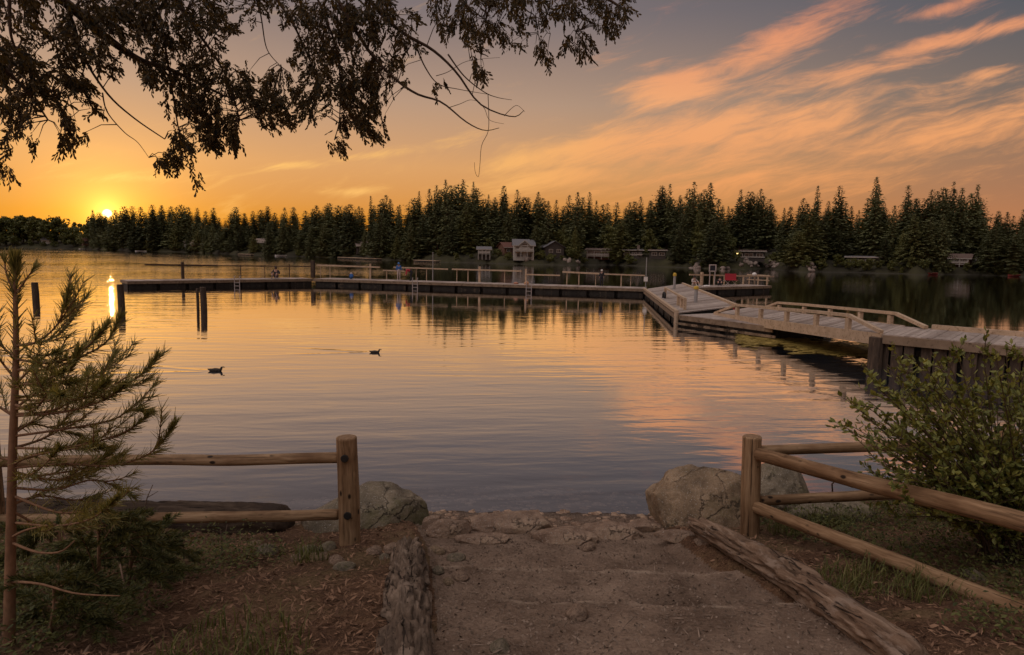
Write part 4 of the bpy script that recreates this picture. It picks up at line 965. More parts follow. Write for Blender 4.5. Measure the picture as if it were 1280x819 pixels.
zt = at_y(807, 322, p.y).z; m_ = MB(); m_.tube([p, (p.x, p.y, zt)], .035, 6); m_.build('pole', M_STEEL, t)
c = at_y(807, 349, p.y); m_ = MB(); m_.box((c.x, p.y - .06, c.z), (.3, .03, .36)); m_.build('sign_board', M_WHITE, t)
p = on_line(541, 349, A2_ + n2_ * 1.9, B2_ + n2_ * 1.9); p.z = ZD; t = thing('flag_pole', 'thin bare pole rising from the long dock right of the red-clad person', 'pole', p)
m_ = MB(); m_.tube([p, (p.x, p.y, at_y(541, 317, p.y).z)], [.04, .025], 6); m_.build('shaft', M_STEEL, t)
m_ = MB(); m_.ball((p.x, p.y, at_y(541, 317, p.y).z + .04), .05, 6); m_.build('finial', M_STEEL, t)
# tyre fender
c = at_z(829, 373, ZD); t = thing('tyre_fender', 'black tyre fender hung on the left kerb of the walkway', 'tyre', c)
m_ = MB(); R_ = .24; pts = [(c.x + .05, c.y + R_ * math.cos(a), c.z + R_ * .9 * math.sin(a) + .12) for a in np.linspace(0, 2 * math.pi, 17)]; m_.tube(pts, .075, 6, cap=False); m_.build('tyre', M_RUBBER, t)
# square framed board on a stand behind the dock arm, white round parasol, ladder
p = on_line(890, 352, A3 + n3_ * 2.1, B3 + n3_ * 2.1); p.z = ZD; zt = at_y(890, 331, p.y).z; h_ = zt - ZD
t = thing('framed_board', 'open square frame on two legs standing behind the dock arm railing', 'stand', p)
for s in (-.22, .22):
    m_ = MB(); m_.box((p.x + s, p.y, ZD + h_ * .36), (.06, .06, h_ * .72)); m_.build('leg', M_PALEC, t)
m_ = MB(); zc = ZD + h_ * .84; hs = h_ * .15
for cx_, cz_, sx_, sz_ in ((0, hs, .62, .08), (0, -hs, .62, .08), (-.27, 0, .08, 2 * hs - .08), (.27, 0, .08, 2 * hs - .08)): m_.box((p.x + cx_, p.y, zc + cz_), (sx_, .06, sz_))
m_.build('frame', M_PALEC, t)
m_ = MB(); m_.box((p.x, p.y + .02, zc), (.46, .02, 2 * hs - .08)); m_.build('board', M_NAVY, t)
p = on_line(943, 353, A3 + n3_ * 1.6, B3 + n3_ * 1.6); p.z = ZD; c = at_y(943, 343, p.y)
t = thing('round_buoy', 'round white ball buoy on a stake at the right dock arm', 'buoy', p)
m_ = MB(); m_.tube([p, (p.x, p.y, c.z)], .04, 6); m_.build('stake', M_FASCIA, t)
m_ = MB(); m_.ball((c.x, p.y, c.z), .2, 12, sc=(1.05, 1, .85)); m_.build('ball', M_WHITE, t, smooth=True)
# red camp chair
p = on_line(914, 356, A3 + n3_ * .9, B3 + n3_ * .9); p.z = ZD
t = thing('camp_chair', 'red folding camp chair on the right dock arm', 'chair', p)
for sx in (-.3, .3):
    for s in (-1, 1): m_ = MB(); m_.tube([(p.x + sx - .25 * s, p.y - .1, ZD), (p.x + sx + .25 * s, p.y + .1, ZD + .48)], .025, 5); m_.build('leg', M_PALEC, t)
m_ = MB(); m_.box((p.x, p.y, ZD + .5), (.95, .5, .05)); m_.build('seat', M_RED, t)
m_ = MB(); m_.bar((p.x - .48, p.y + .28, ZD + .78), (p.x + .48, p.y + .28, ZD + .78), .05, .52); m_.build('backrest', M_RED, t)
# ladder on the left section, and at the dock middle
for lb, px, py in (('short pale ladder hooked on the front of the left dock section', 297, 351), ('ladder on the dock front under the red-clad person', 519, 353), ('ladder on the dock front near the towels', 661, 357.5)):
    p = at_z(px, py, ZD); t = thing('dock_ladder', lb, 'ladder', flat(p))
    for s in (-.2, .2):
        m_ = MB(); m_.tube([(p.x + s, p.y - .12, -.8), (p.x + s, p.y - .12, ZD + .35), (p.x + s, p.y + .12, ZD + .35)], .03, 6); m_.build('side_rail', M_PALEC, t)
    for z in (-.1, .15, .4): m_ = MB(); m_.bar((p.x - .2, p.y - .12, z), (p.x + .2, p.y - .12, z), .05, .04); m_.build('rung', M_PALEC, t)
# towels and bags
def bundle(label, px, line, off, mat, sc, seed, cat='towel', name='towel_bundle'):
    A_, B_, n_ = line; p = on_line(px, 350, A_ + n_ * off, B_ + n_ * off); p.z = ZD + sc[2] * .6
    me = rock_mesh(seed, 2, .35, .3, sc); me.materials.append(mat); o = bpy.data.objects.new(name, me); COL.objects.link(o); o.location = p; tag(o, label, cat)
L2 = (A2_, B2_, n2_)
bundle('reddish towel bundle on the long dock, left of the orange one', 645, L2, .9, plain('terracotta_towel', (.42, .2, .13), .9), (.22, .18, .12), 611)
bundle('orange and larger towel bundle on the long dock right of the reddish one', 658, L2, 1.0, plain('orange_towel', (.5, .27, .14), .9), (.2, .16, .17), 612)
bundle('white towel bundle between the walkway post and the seated person', 884, (A3, B3, n3_), .5, M_WHITE, (.35, .16, .10), 613)
p = on_line(439, 349, A2_ + n2_ * 1.2, B2_ + n2_ * 1.2); p.z = ZD; t = thing('backpack', 'blue backpack with a pale top left on the long dock', 'backpack', p)
me = rock_mesh(620, 2, .12, .6, (.2, .15, .25)); me.materials.append(M_BLUE); o = bpy.data.objects.new('bag', me); COL.objects.link(o); o.parent = t; o.location = (0, 0, .24)
me = rock_mesh(621, 2, .12, .6, (.13, .12, .08)); me.materials.append(M_PALEC); o = bpy.data.objects.new('flap', me); COL.objects.link(o); o.parent = t; o.location = (0, 0, .5)
m_ = MB(); m_.tube([(p.x - .08, p.y - .14, ZD + .45), (p.x - .1, p.y - .24, ZD + .25), (p.x - .08, p.y - .15, ZD + .06)], .02, 5); m_.build('strap', M_NAVY, t)

# ------------------------------------------------------------------ people and ducks (one skinned body each)
def skin_body(name, verts, edges, radii, mats, pick, parent, sub=1):
    me = bpy.data.meshes.new(name); me.from_pydata(verts, edges, []); o = bpy.data.objects.new(name, me); COL.objects.link(o)
    md = o.modifiers.new('Skin', 'SKIN'); md.use_smooth_shade = True
    for v_, r_ in zip(me.skin_vertices[0].data, radii): v_.radius = r_ if isinstance(r_, tuple) else (r_, r_)
    me.skin_vertices[0].data[0].use_root = True
    ss = o.modifiers.new('Sub', 'SUBSURF'); ss.levels = ss.render_levels = sub
    dg = bpy.context.evaluated_depsgraph_get(); dg.update()
    nm = bpy.data.meshes.new_from_object(o.evaluated_get(dg)); o.modifiers.clear(); old = o.data; o.data = nm; bpy.data.meshes.remove(old)
    nm.materials.clear()
    for mm in mats: nm.materials.append(mm)
    for p_ in nm.polygons: p_.material_index = pick(p_.center); p_.use_smooth = True
    o.parent = parent; return o
def person(label, p, h_, pose, mats, hairm, rz=0.0):
    """mats: skin, top, legs.  Local frame: facing -Y, feet at z=0"""
    t = thing('person', label, 'person', p, None, rz); s = h_ / 1.7
    if pose == 'stand':
        J = dict(pel=(0, 0, .90), chest=(0, .01, 1.28), neck=(0, 0, 1.45), head=(0, -.01, 1.58), shL=(-.17, 0, 1.38), elL=(-.23, .02, 1.12), haL=(-.24, -.06, .86), shR=(.17, 0, 1.38), elR=(.24, .02, 1.12), haR=(.22, -.1, .88),
                 hiL=(-.09, 0, .86), knL=(-.1, -.02, .47), anL=(-.1, .02, .08), toL=(-.1, -.14, .04), hiR=(.09, 0, .86), knR=(.1, -.03, .47), anR=(.11, .03, .08), toR=(.12, -.13, .04))
    elif pose == 'bend':
        J = dict(pel=(0, .12, .84), chest=(0, -.25, 1.0), neck=(0, -.40, 1.02), head=(0, -.53, .98), shL=(-.17, -.32, .98), elL=(-.2, -.36, .70), haL=(-.12, -.42, .46), shR=(.17, -.32, .98), elR=(.2, -.36, .70), haR=(.12, -.44, .44),
                 hiL=(-.1, .12, .80), knL=(-.12, .0, .45), anL=(-.12, .08, .08), toL=(-.13, -.09, .04), hiR=(.1, .12, .80), knR=(.12, .02, .45), anR=(.13, .08, .08), toR=(.14, -.09, .04))
    else:   # sitting on the deck, knees up
        J = dict(pel=(0, .1, .13), chest=(0, .06, .48), neck=(0, .02, .64), head=(0, -.02, .77), shL=(-.18, .04, .57), elL=(-.33, -.08, .38), haL=(-.16, -.3, .40), shR=(.18, .04, .57), elR=(.33, -.08, .38), haR=(.16, -.3, .40),
                 hiL=(-.1, .06, .13), knL=(-.17, -.28, .44), anL=(-.13, -.46, .07), toL=(-.14, -.6, .04), hiR=(.1, .06, .13), knR=(.17, -.28, .44), anR=(.13, -.46, .07), toR=(.14, -.6, .04))
    K = list(J); ix = {k: i for i, k in enumerate(K)}
    E = [('pel', 'chest'), ('chest', 'neck'), ('neck', 'head'), ('chest', 'shL'), ('shL', 'elL'), ('elL', 'haL'), ('chest', 'shR'), ('shR', 'elR'), ('elR', 'haR'), ('pel', 'hiL'), ('hiL', 'knL'), ('knL', 'anL'), ('anL', 'toL'), ('pel', 'hiR'), ('hiR', 'knR'), ('knR', 'anR'), ('anR', 'toR')]
    RD_ = dict(pel=.14, chest=.155, neck=.06, head=.105, sh=.075, el=.05, ha=.042, hi=.10, kn=.065, an=.045, to=.04)
    radii = [RD_.get(k, RD_.get(k[:2])) * s for k in K]
    vs = [tuple(c * s for c in J[k]) for k in K]
    def pick(c):
        k = min(K, key=lambda q: (Vector(c) - Vector(J[q]) * s).length)
        return 0 if k in ('head', 'neck', 'haL', 'haR') else (2 if k[:2] in ('hi', 'kn', 'an', 'to', 'pe') else 1)
    skin_body('body', vs, [(ix[a], ix[b]) for a, b in E], radii, mats, pick, t)
    hd = Vector(J['head']) * s
    m_ = MB(); m_.ball((hd.x, hd.y + .018 * s, hd.z + .035 * s), .122 * s, 10, sc=(.95, 1.0, .95)); obj_from('hair' if hairm is M_HAIR else 'cap', m_.v, m_.f, hairm, t, None, True)
    m_ = MB(); m_.ball((hd.x, hd.y - .115 * s, hd.z - .005), .018 * s, 6); obj_from('nose', m_.v, m_.f, M_SKIN, t, None, True)
    return t
def on_dock(px, line, off): 
    A_, B_, n_ = line; p = on_line(px, 350, A_ + n_ * off, B_ + n_ * off); p.z = ZD + .01; return p
person('person in blue with pale trousers standing on the long dock', on_dock(498.5, L2, 1.3), 1.5, 'stand', [M_SKIN, M_BLUE, M_PALEC], plain('blue_cap', (.06, .2, .5), .8), .3)
person('person in a red top bending forward beside the one in blue', on_dock(513, L2, 1.0), 1.6, 'bend', [M_SKIN, M_RED, M_NAVY], M_HAIR, -1.3)
person('person in dark clothes and a white hat standing near the dock corner', on_dock(752, L2, 1.5), 1.3, 'stand', [M_SKIN, M_NAVY, M_NAVY], M_WHITE, -.2)
L1 = (A1, B1, n1_); L3 = (A3, B3, n3_)
person('person in dark clothes sitting with knees up on the left dock section', on_dock(345, L1, 1.2), 1.9, 'sit', [M_SKIN, M_NAVY, plain('mottled_trousers', (.16, .12, .11), .9)], M_HAIR, 0)
person('person in pale clothes sitting at the left of the right dock arm', on_dock(868, L3, 1.2), 1.7, 'sit', [M_SKIN, M_PALEC, M_PALEC], M_HAIR, .5)
person('person with a dark top sitting against the railing left of the red chair', on_dock(900, L3, 1.5), 1.5, 'sit', [M_SKIN, M_NAVY, M_NAVY], M_HAIR, -.3)
M_DUCKB = plain('duck_plumage', (.05, .036, .026), .8, .35, 30); M_DUCKH = plain('duck_head', (.02, .022, .018), .5); M_BILL = plain('duck_bill', (.30, .17, .04), .5)
def duck(label, p, s, rz, up_=0.0):
    t = thing('duck', label, 'duck', p, None, rz)
    vs = [(0, 0, .055), (.12, 0, .07), (.175, 0, .12), (.19, 0, .19 + up_), (.205, 0, .235 + up_), (-.13, 0, .07), (-.22, 0, .10), (-.29, 0, .125)]
    ed = [(0, 1), (1, 2), (2, 3), (3, 4), (0, 5), (5, 6), (6, 7)]; rd = [(.105, .09), (.09, .08), (.05, .05), (.034, .034), (.05, .048), (.095, .08), (.055, .04), (.015, .012)]
    b = skin_body('body', [tuple(c * s for c in v) for v in vs], ed, [(a * s, c * s) for a, c in rd], [M_DUCKB, M_DUCKH], lambda c: 1 if c.z > .15 * s and c.x > .1 * s else 0, t, 2)
    m_ = MB(); z = (.228 + up_) * s; m_.tube([(.235 * s, 0, z), (.27 * s, 0, z - .008 * s), (.305 * s, 0, z - .014 * s)], [.02 * s, .018 * s, .012 * s], 8); obj_from('bill', m_.v, m_.f, M_BILL, t)
    for sy in (-1, 1):
        m_ = MB(); m_.ball((-.04 * s, sy * .085 * s, .085 * s), .12 * s, 10, sc=(1.2, .25, .5)); obj_from('wing', m_.v, m_.f, M_DUCKB, t, None, True)
        m_ = MB(); m_.ball((.222 * s, sy * .038 * s, .245 * s + up_ * s), .009 * s, 6); obj_from('eye', m_.v, m_.f, M_RUBBER, t)
duck('dark duck swimming to the right on the left part of the lake, the nearer one', DUCKS[0] + Vector((0, 0, -.035)), .74, .05, -.03)
duck('dark duck swimming to the right below the long dock, the farther one', DUCKS[1] + Vector((0, 0, -.03)), .66, -.05, -.02)

# ------------------------------------------------------------------ foreground: fences
def log_mesh(p0, p1, ra, rb, n=20, seg=.05, seed=0, wob=.016, cham=.012, bow=.0):
    p0, p1 = Vector(p0), Vector(p1); L = (p1 - p0).length; k = max(6, int(L / seg))
    zz = np.concatenate([[0], [cham], np.linspace(cham * 2, L - cham * 2, k), [L - cham], [L]])
    vs = []; a = np.linspace(0, 2 * math.pi, n, endpoint=False)
    for i, z in enumerate(zz):
        r_ = ra + (rb - ra) * z / L
        rr = r_ * (1 + .11 * fbm(np.cos(a) * 1.2 + seed, np.sin(a) * 1.2, z * 1.5, o=3, s=seed) + .02 * fbm(np.cos(a) * 5 + seed, np.sin(a) * 5, z * 2.0, o=2, s=seed + 3))
        if i in (0, len(zz) - 1): rr = rr - cham
        ox = wob * float(fbm(z * .9, seed * 1.7, s=seed + 5, o=2)) + bow * math.sin(math.pi * z / L); oy = wob * float(fbm(z * .9, seed * 2.9, s=seed + 6, o=2))
        vs += [(rr[j] * math.cos(a[j]) + ox, rr[j] * math.sin(a[j]) + oy, z) for j in range(n)]
    m_ = len(zz)
    fs = [(i * n + j, i * n + (j + 1) % n, (i + 1) * n + (j + 1) % n, (i + 1) * n + j) for i in range(m_ - 1) for j in range(n)]
    mi = [0] * len(fs); fs += [list(range(n))[::-1], list(range((m_ - 1) * n, m_ * n))]; mi += [1, 1]
    return vs, fs, mi
def log(name, p0, p1, ra, rb, t, seed, mats=None, **kw):
    vs, fs, mi = log_mesh(p0, p1, ra, rb, seed=seed, **kw)
    o = obj_from(name, vs, fs, mats or [M_FENCE, M_FEND], t, None, True, mi)
    for p_ in list(o.data.polygons)[-2:]: p_.use_smooth = False
    q = (Vector(p1) - Vector(p0)).to_track_quat('Z', 'Y'); base = t.location if t else Vector((0, 0, 0))
    o.matrix_local = Matrix.Translation(Vector(p0) - base) @ q.to_matrix().to_4x4(); return o

YL = 6.3
lb_ = at_y(439, 698, YL); lt_ = at_y(432.5, 546, YL)
tL = thing('rail_fence', 'round log rail fence on the left, its post topped above the boulder', 'fence', (lb_.x, lb_.y, gz(lb_.x, lb_.y)))
log('post', (lb_.x, lb_.y, lb_.z - .4), lt_, .105, .098, tL, 1)
for ya, yb, yl, ylb, sd, nm in ((572.5, 574.5, 573.5, 0, 2, 0), (643.5, 648, 645, 0, 3, 0)):
    p = at_y(424, ya, YL + .02); q = at_y(60, yb + 2, YL + .35); q = p + (q - p) * 1.25
    log('rail', p, q, .052, .056, tL, sd, bow=.01)
p = at_y(424, 573, YL); farp = p + (at_y(60, 576, YL + .35) - p) * 1.22
log('post', (farp.x, farp.y, gz(farp.x, farp.y) - .3), (farp.x - .01, farp.y, p.z + .14), .105, .098, tL, 4)
for py in (573.5, 645):
    c = at_y(430.5 + (py - 573) * .05, py, YL - .104); m_ = MB(); m_.tube([(c.x, c.y + .04, c.z), (c.x, c.y - .006, c.z), (c.x, c.y - .008, c.z)], [.036, .036, .03], 14); m_.build('bolt', M_BOLT, tL)

YR = 6.75
rb_ = at_y(938, 676, YR); rt_ = at_y(941, 545, YR)
tR = thing('rail_fence', 'round log corner fence on the right, rails running to the viewer and to the bush', 'fence', (rb_.x, rb_.y, gz(rb_.x, rb_.y)))
log('post', (rb_.x, rb_.y, rb_.z - .5), rt_, .100, .094, tR, 11)
p = at_y(948, 568, YR - .08); q = at_y(1281, 655, 4.30); q = p + (q - p) * 1.25; log('rail', p, q, .066, .068, tR, 12, bow=.012)
p2 = at_y(945, 634, YR - .08); q2_ = at_y(1281, 764, 4.25); q2_ = p2 + (q2_ - p2) * 1.25; log('rail', p2, q2_, .058, .066, tR, 13, bow=-.01)
log('post', (q.x + .02, q.y, gz(q.x, q.y) - .4), (q.x + .02, q.y, q.z + .16), .105, .1, tR, 14)
p = at_y(950, 563, YR + .02); q = at_y(1105, 557.5, 7.0); q = p + (q - p) * 2.05; log('rail', p, q, .052, .056, tR, 15)
pl = at_y(950, 627, YR + .02); ql = at_y(1100, 618, 7.0); ql = pl + (ql - pl) * 2.05; log('rail', pl, ql, .052, .058, tR, 16)
log('post', (q.x, q.y, gz(q.x, q.y) - .4), (q.x, q.y, q.z + .15), .105, .1, tR, 17)

# ------------------------------------------------------------------ weathered edging logs
def log_wood(name, base1, base2, base3, gl):
    m_, t, bs = new_mat(name)
    co = t.node('ShaderNodeTexCoord').outputs['Object']
    g = t.noise(t.vm('MULTIPLY', co, (14, 14, 1.6)), 1.0, 8, .7, .6); pt = t.noise(t.vm('MULTIPLY', co, (4, 4, 2.2)), 1.0, 5, .65); f = t.noise(co, 60, 4, .7)
    col = t.ramp(g, [(.3, base1), (.5, base2), (.7, base3)])
    col = t.mix(t.sm(pt, .52, .60), col, (*gl, 1))
    cr = t.sm(t.noise(t.vm('MULTIPLY', co, (26, 26, 1.8)), 1.0, 4, .6, 1.0), .60, .66)
    col = t.mix(t.m('MULTIPLY', cr, .85), col, (.014, .009, .006, 1)); col = t.mix(t.sm(f, .62, .75), col, t.mix(1.0, col, (.5, .45, .42, 1), 'MULTIPLY'))
    pn = t.node('ShaderNodeNewGeometry').outputs['Pointiness']; col = t.mix(t.m('MULTIPLY', t.sm(pn, .53, .64), .6), col, t.mix(1.0, col, (1.9, 1.85, 1.75, 1), 'MULTIPLY'))
    t.l.new(col, bs.inputs['Base Color']); bs.inputs['Roughness'].default_value = .88; bs.inputs['Specular IOR Level'].default_value = .2
    b = t.node('ShaderNodeBump'); b.inputs['Strength'].default_value = .9; b.inputs['Distance'].default_value = .02
    t.l.new(t.m('SUBTRACT', t.m('ADD', g, t.m('MULTIPLY', f, .3)), t.m('MULTIPLY', cr, 1.2)), b.inputs['Height']); t.l.new(b.outputs[0], bs.inputs['Normal'])
    return m_
M_LOGL = log_wood('stony_log', (.05, .034, .024), (.145, .10, .068), (.31, .23, .165), (.24, .175, .125))
M_LOGR = log_wood('split_log', (.06, .038, .025), (.19, .12, .075), (.36, .26, .18), (.27, .195, .14))
def rough_log(name, label, cat, pts, radii, mat, seed, rough=.22, flat_top=.0, n=56, seg=.022, splinter=0.0, cross=.0):
    pts = [Vector(p) for p in pts]; L = sum((b - a).length for a, b in zip(pts[:-1], pts[1:])); k = int(L / seg)
    t_ = np.linspace(0, 1, k); cum = np.cumsum([0] + [(b - a).length for a, b in zip(pts[:-1], pts[1:])]) / L
    P = np.stack([np.interp(t_, cum, [p[i] for p in pts]) for i in range(3)], 1); rr = np.interp(t_, cum, radii)
    ax = (pts[-1] - pts[0]).normalized(); sx = ax.cross(Vector((0, 0, 1))).normalized(); sz = sx.cross(ax)
    a = np.linspace(0, 2 * math.pi, n, endpoint=False); A_, T_ = np.meshgrid(a, t_ * L)
    ca, sa = np.cos(A_), np.sin(A_)
    d = 1 + rough * .55 * fbm(ca * 1.5 + seed, sa * 1.5, T_ * 1.6, o=4, s=seed) 
    rid = 1 - np.abs(fbm(ca * 3.2 + seed, sa * 3.2, T_ * 1.1, o=4, s=seed + 4)) * 2
    d += rough * .55 * np.clip(rid, -1, 1) * .5
    blk = fbm(ca * 2 + seed, sa * 2, T_ * 3.2, o=3, s=seed + 8); d -= rough * .75 * np.clip(blk * 2.5 - .25, 0, 1)
    d += .035 * fbm(ca * 9, sa * 9, T_ * 9, o=3, s=seed + 12)
    ck = np.abs(fbm(ca * 2.6 + seed, sa * 2.6, T_ * .9, o=3, s=seed + 15)); d -= rough * .75 * np.exp(-(ck / .055) ** 2)
    cx = np.abs(fbm(ca * 1.3 + seed, sa * 1.3, T_ * 4.2, o=3, s=seed + 17)); d -= rough * cross * np.exp(-(cx / .07) ** 2)
    endf = np.minimum(T_ / .10, (L - T_) / .10); d *= np.clip(.55 + .45 * endf, .35, 1) if splinter == 0 else np.clip(.75 + .25 * endf, .6, 1)
    r_ = rr[:, None] * d
    V_ = P[:, None, :] + (r_ * ca)[..., None] * np.array(sx) + (r_ * sa * (1 - flat_top))[..., None] * np.array(sz)
    if splinter: V_ += (np.array(ax))[None, None, :] * (splinter * fbm(ca * 2.5, sa * 2.5, 0 * T_, o=3, s=seed + 30) * np.exp(-T_ / .25))[..., None]
    c0 = pts[0]; V_ = V_.reshape(-1, 3)
    fs = [(i * n + j, i * n + (j + 1) % n, (i + 1) * n + (j + 1) % n, (i + 1) * n + j) for i in range(k - 1) for j in range(n)] + [list(range(n))[::-1], list(range((k - 1) * n, k * n))]
    # object frame: local Z along the log
    q = ax.to_track_quat('Z', 'Y'); M_ = (Matrix.Translation(c0) @ q.to_matrix().to_4x4()); Mi = np.array(M_.inverted())
    Vl = V_ @ Mi[:3, :3].T + Mi[:3, 3]
    o = obj_from(name, Vl, fs, mat, None, None, True); o.matrix_world = M_; return tag(o, label, cat)
def gp(px, py, dz=0.0): p = hit(px, py); p.z += dz; return p
a_, b_ = gp(507, 700), gp(514, 812); ext = (b_ - a_)
rough_log('edging_log', 'short stout grey log with crumbling bark edging the left of the path', 'log', [a_ + Vector((0, .18, .02)), a_.lerp(b_, .5) + Vector((0, 0, .03)), b_ + Vector((.03, -.4, .0)) ], [.13, .15, .165], M_LOGL, 41, .46, cross=1.0)
a_, b_, c_ = gp(872, 672, .13), gp(985, 730, .085), gp(1090, 802, .06)
rough_log('split_log', 'long split weathered log with a jagged raised end bordering the path on the right', 'log', [a_, b_, c_, c_ + (c_ - b_) * .35], [.10, .118, .115, .11], M_LOGR, 47, .42, .12, splinter=.3)
# driftwood log on the left shore
a_, b_ = at_y(364, 656, 7.05), at_y(100, 652, 7.25)
rough_log('driftwood_log', 'thick dark driftwood log lying at the water behind the left fence rail', 'log', [a_, a_.lerp(b_, .5), b_ + (b_ - a_) * .5], [.21, .23, .24], log_wood('dark_drift_log', (.03, .02, .014), (.07, .046, .03), (.13, .09, .06), (.05, .034, .024)), 53, .15)

# ------------------------------------------------------------------ boulders, slabs, stones
def boulder(label, px, py, Y, sc, seed, mat=M_ROCK, rz=0, sub=5, name='boulder', facet=.6, rough=.22, tilt=(0, 0)):
    p = at_y(px, py, Y); return rock(name, 'boulder' if name == 'boulder' else 'rock', label, p, sc, seed, mat, rz, sub + (1 if sub == 5 and sc[0] > .5 else 0), None, rough, facet, tilt, .055)
boulder('large rounded grey boulder directly behind the left fence post', 452, 652, 7.35, (.80, .5, .40), 3, M_ROCK, .2, facet=1.1, rough=.34)
boulder('big tan boulder with a cracked face left of the right fence post', 872, 640, 7.5, (.68, .5, .47), 14, M_ROCK2, -.2, facet=1.2, rough=.34)
boulder('grey boulder behind the right fence post, half hidden by weeds', 972, 625, 7.95, (.52, .4, .40), 23, M_ROCK, .5)
boulder('low mossy boulder between the driftwood log and the left fence post', 352, 672, 7.1, (.27, .22, .16), 31, M_ROCK, .3, 4)
boulder('broad low slab of grey rock under the lower back rail of the right fence', 1035, 640, 7.6, (.55, .35, .15), 33, M_ROCK, 0, 4)
for i, (lb, px, py, sc, rz) in enumerate([('flat brown shore slab at the left end of the path edge', 560, 668, (.26, .15, .15), .2), ('longest flat shore slab at the middle of the path end', 640, 660, (.60, .24, .15), .03),
                                          ('flat shore slab with a raised lip right of the longest one', 705, 676, (.42, .18, .13), -.08), ('pale wedge of stone at the foot of the tan boulder', 808, 662, (.24, .14, .10), .3),
                                          ('low brown slab between the middle slab and the pale wedge', 760, 668, (.40, .2, .12), -.1), ('dark tilted stone at the water left of the path', 540, 660, (.13, .10, .12), .5),
                                          ('thin slab set back from the shore on the left half of the path', 600, 676, (.32, .12, .06), .1), ('thin slab edge just before the pale wedge of stone', 850, 672, (.28, .1, .06), -.1)]):
    p = hit(px, py); rock('shore_slab', 'rock', lb, p + Vector((0, 0, sc[2] * .18)), sc, 200 + i, M_SLAB, rz, 5, None, .34, .9, (rnd.uniform(-.12, .12), rnd.uniform(-.1, .1)))
small = [(410, 686), (398, 700), (420, 702), (385, 690), (372, 700), (335, 690), (318, 682), (468, 690), (480, 698), (490, 688), (430, 712), (545, 690), (562, 688), (571, 699), (736, 686), (548, 715), (560, 728), (575, 722), (900, 668), (915, 672), (1218, 722), (790, 665), (880, 680), (625, 812), (720, 770)]
SM = [rock_mesh(700 + i, 3, .3, .7) for i in range(5)]
for i, me in enumerate(SM): me.materials.append([M_ROCK, M_ROCK2, M_SLAB, M_ROCK, M_SLAB][i])
for i, (px, py) in enumerate(small):
    p = hit(px, py); s = rnd.uniform(.045, .085)
    o = bpy.data.objects.new('small_stone', SM[i % 5]); COL.objects.link(o); o.location = p + Vector((0, 0, s * .1)); o.scale = (s * 1.3, s, s * .7); o.rotation_euler = (rnd.uniform(-.3, .3), 0, rnd.uniform(0, 6))
    if px < 500: tag(o, 'small grey stone on the soil around the left fence post', 'stone', 'stones around the left post')
    elif px < 600: tag(o, 'small brown stone on the path beside the left edging log', 'stone', 'stones beside the edging log')
    elif (px, py) == (1218, 722): tag(o, 'pale stone lying in the undergrowth between the right fence rails', 'stone')
    elif px == 736: tag(o, 'pale leaf-shaped stone on the path near the shore slabs', 'stone')
    elif px in (625, 720): tag(o, 'half-buried stone in the trodden dirt low on the path', 'stone', 'stones sunk in the path')
    else: tag(o, 'small stone wedged by the tan boulder and the split log', 'stone', 'stones by the tan boulder')

# ------------------------------------------------------------------ litter, crumbs, pebbles on the lake bed
def scatter(n, box, keep, size, asp, lift, flatness, seed):
    r = np.random.RandomState(seed); X = r.uniform(box[0], box[1], n); Y = r.uniform(box[2], box[3], n)
    z, a, s = ground_np(X, Y); k = keep(X, Y, a, s, r); X, Y, z = X[k], Y[k], z[k]; m_ = len(X)
    L = r.uniform(size[0], size[1], m_); w_ = L * r.uniform(asp[0], asp[1], m_); th = r.uniform(0, 6.283, m_); tl = r.normal(0, flatness, m_); tr = r.normal(0, flatness, m_)
    dx_, dy_ = np.cos(th) * L / 2, np.sin(th) * L / 2; ex, ey = -np.sin(th) * w_ / 2, np.cos(th) * w_ / 2
    c = np.stack([X, Y, z + lift + np.abs(tl) * L * .4], 1); d_ = np.stack([dx_, dy_, tl * L / 2], 1); e_ = np.stack([ex, ey, tr * w_], 1)
    v_ = np.stack([c - d_, c + e_, c + d_, c - e_], 1).reshape(-1, 3); f_ = np.arange(m_ * 4).reshape(-1, 4); return v_, f_
v1, f1 = scatter(60000, (-6.5, 7.5, 2.8, 8.0), lambda X, Y, a, s, r: (a < .35) & (s > .25) & (np.abs(X) < Y * .80 + .3) & (r.rand(len(X)) < .35 + .5 * (fbm(X * 1.4, Y * 1.4, s=91, o=3) > -.1)), (.025, .075), (.07, .28), .005, .3, 1)
tag(obj_from('needle_litter', v1, f1, M_LITTER), kind='stuff')
v2, f2 = scatter(14000, (-1.6, 2.6, 3.2, 8.0), lambda X, Y, a, s, r: (a > .5) & (s > .02), (.007, .025), (.4, 1.0), .003, .35, 2)
v3, f3 = scatter(1100, (-1.6, 2.6, 3.2, 7.9), lambda X, Y, a, s, r: (a > .5) & (s > .05), (.04, .11), (.05, .12), .005, .15, 3)
tag(obj_from('path_litter', np.concatenate([v2, v3]), np.concatenate([f2, f3 + len(v2)]), M_CHIP), kind='stuff')
PEB = rock_mesh(740, 1, .2, .3); pv = np.array([v_.co[:] for v_ in PEB.vertices]); pf = [list(p_.vertices) for p_ in PEB.polygons]
r = np.random.RandomState(5); vs = []; fs = []
for i in range(900):
    X, Y = r.uniform(-3.2, 3.6), r.uniform(7.2, 10.5); z, a, s = ground_np(np.array([X]), np.array([Y])); s0 = float(s[0])
    if s0 > .6 or s0 < -2.2: continue
    sc = r.uniform(.015, .06); b = len(vs); vs += (pv * np.array([sc * 1.3, sc, sc * .6]) + np.array([X, Y, float(z[0])])).tolist(); fs += [[b + j for j in f] for f in pf]
tag(obj_from('pebbles', vs, fs, M_SLAB), kind='stuff')

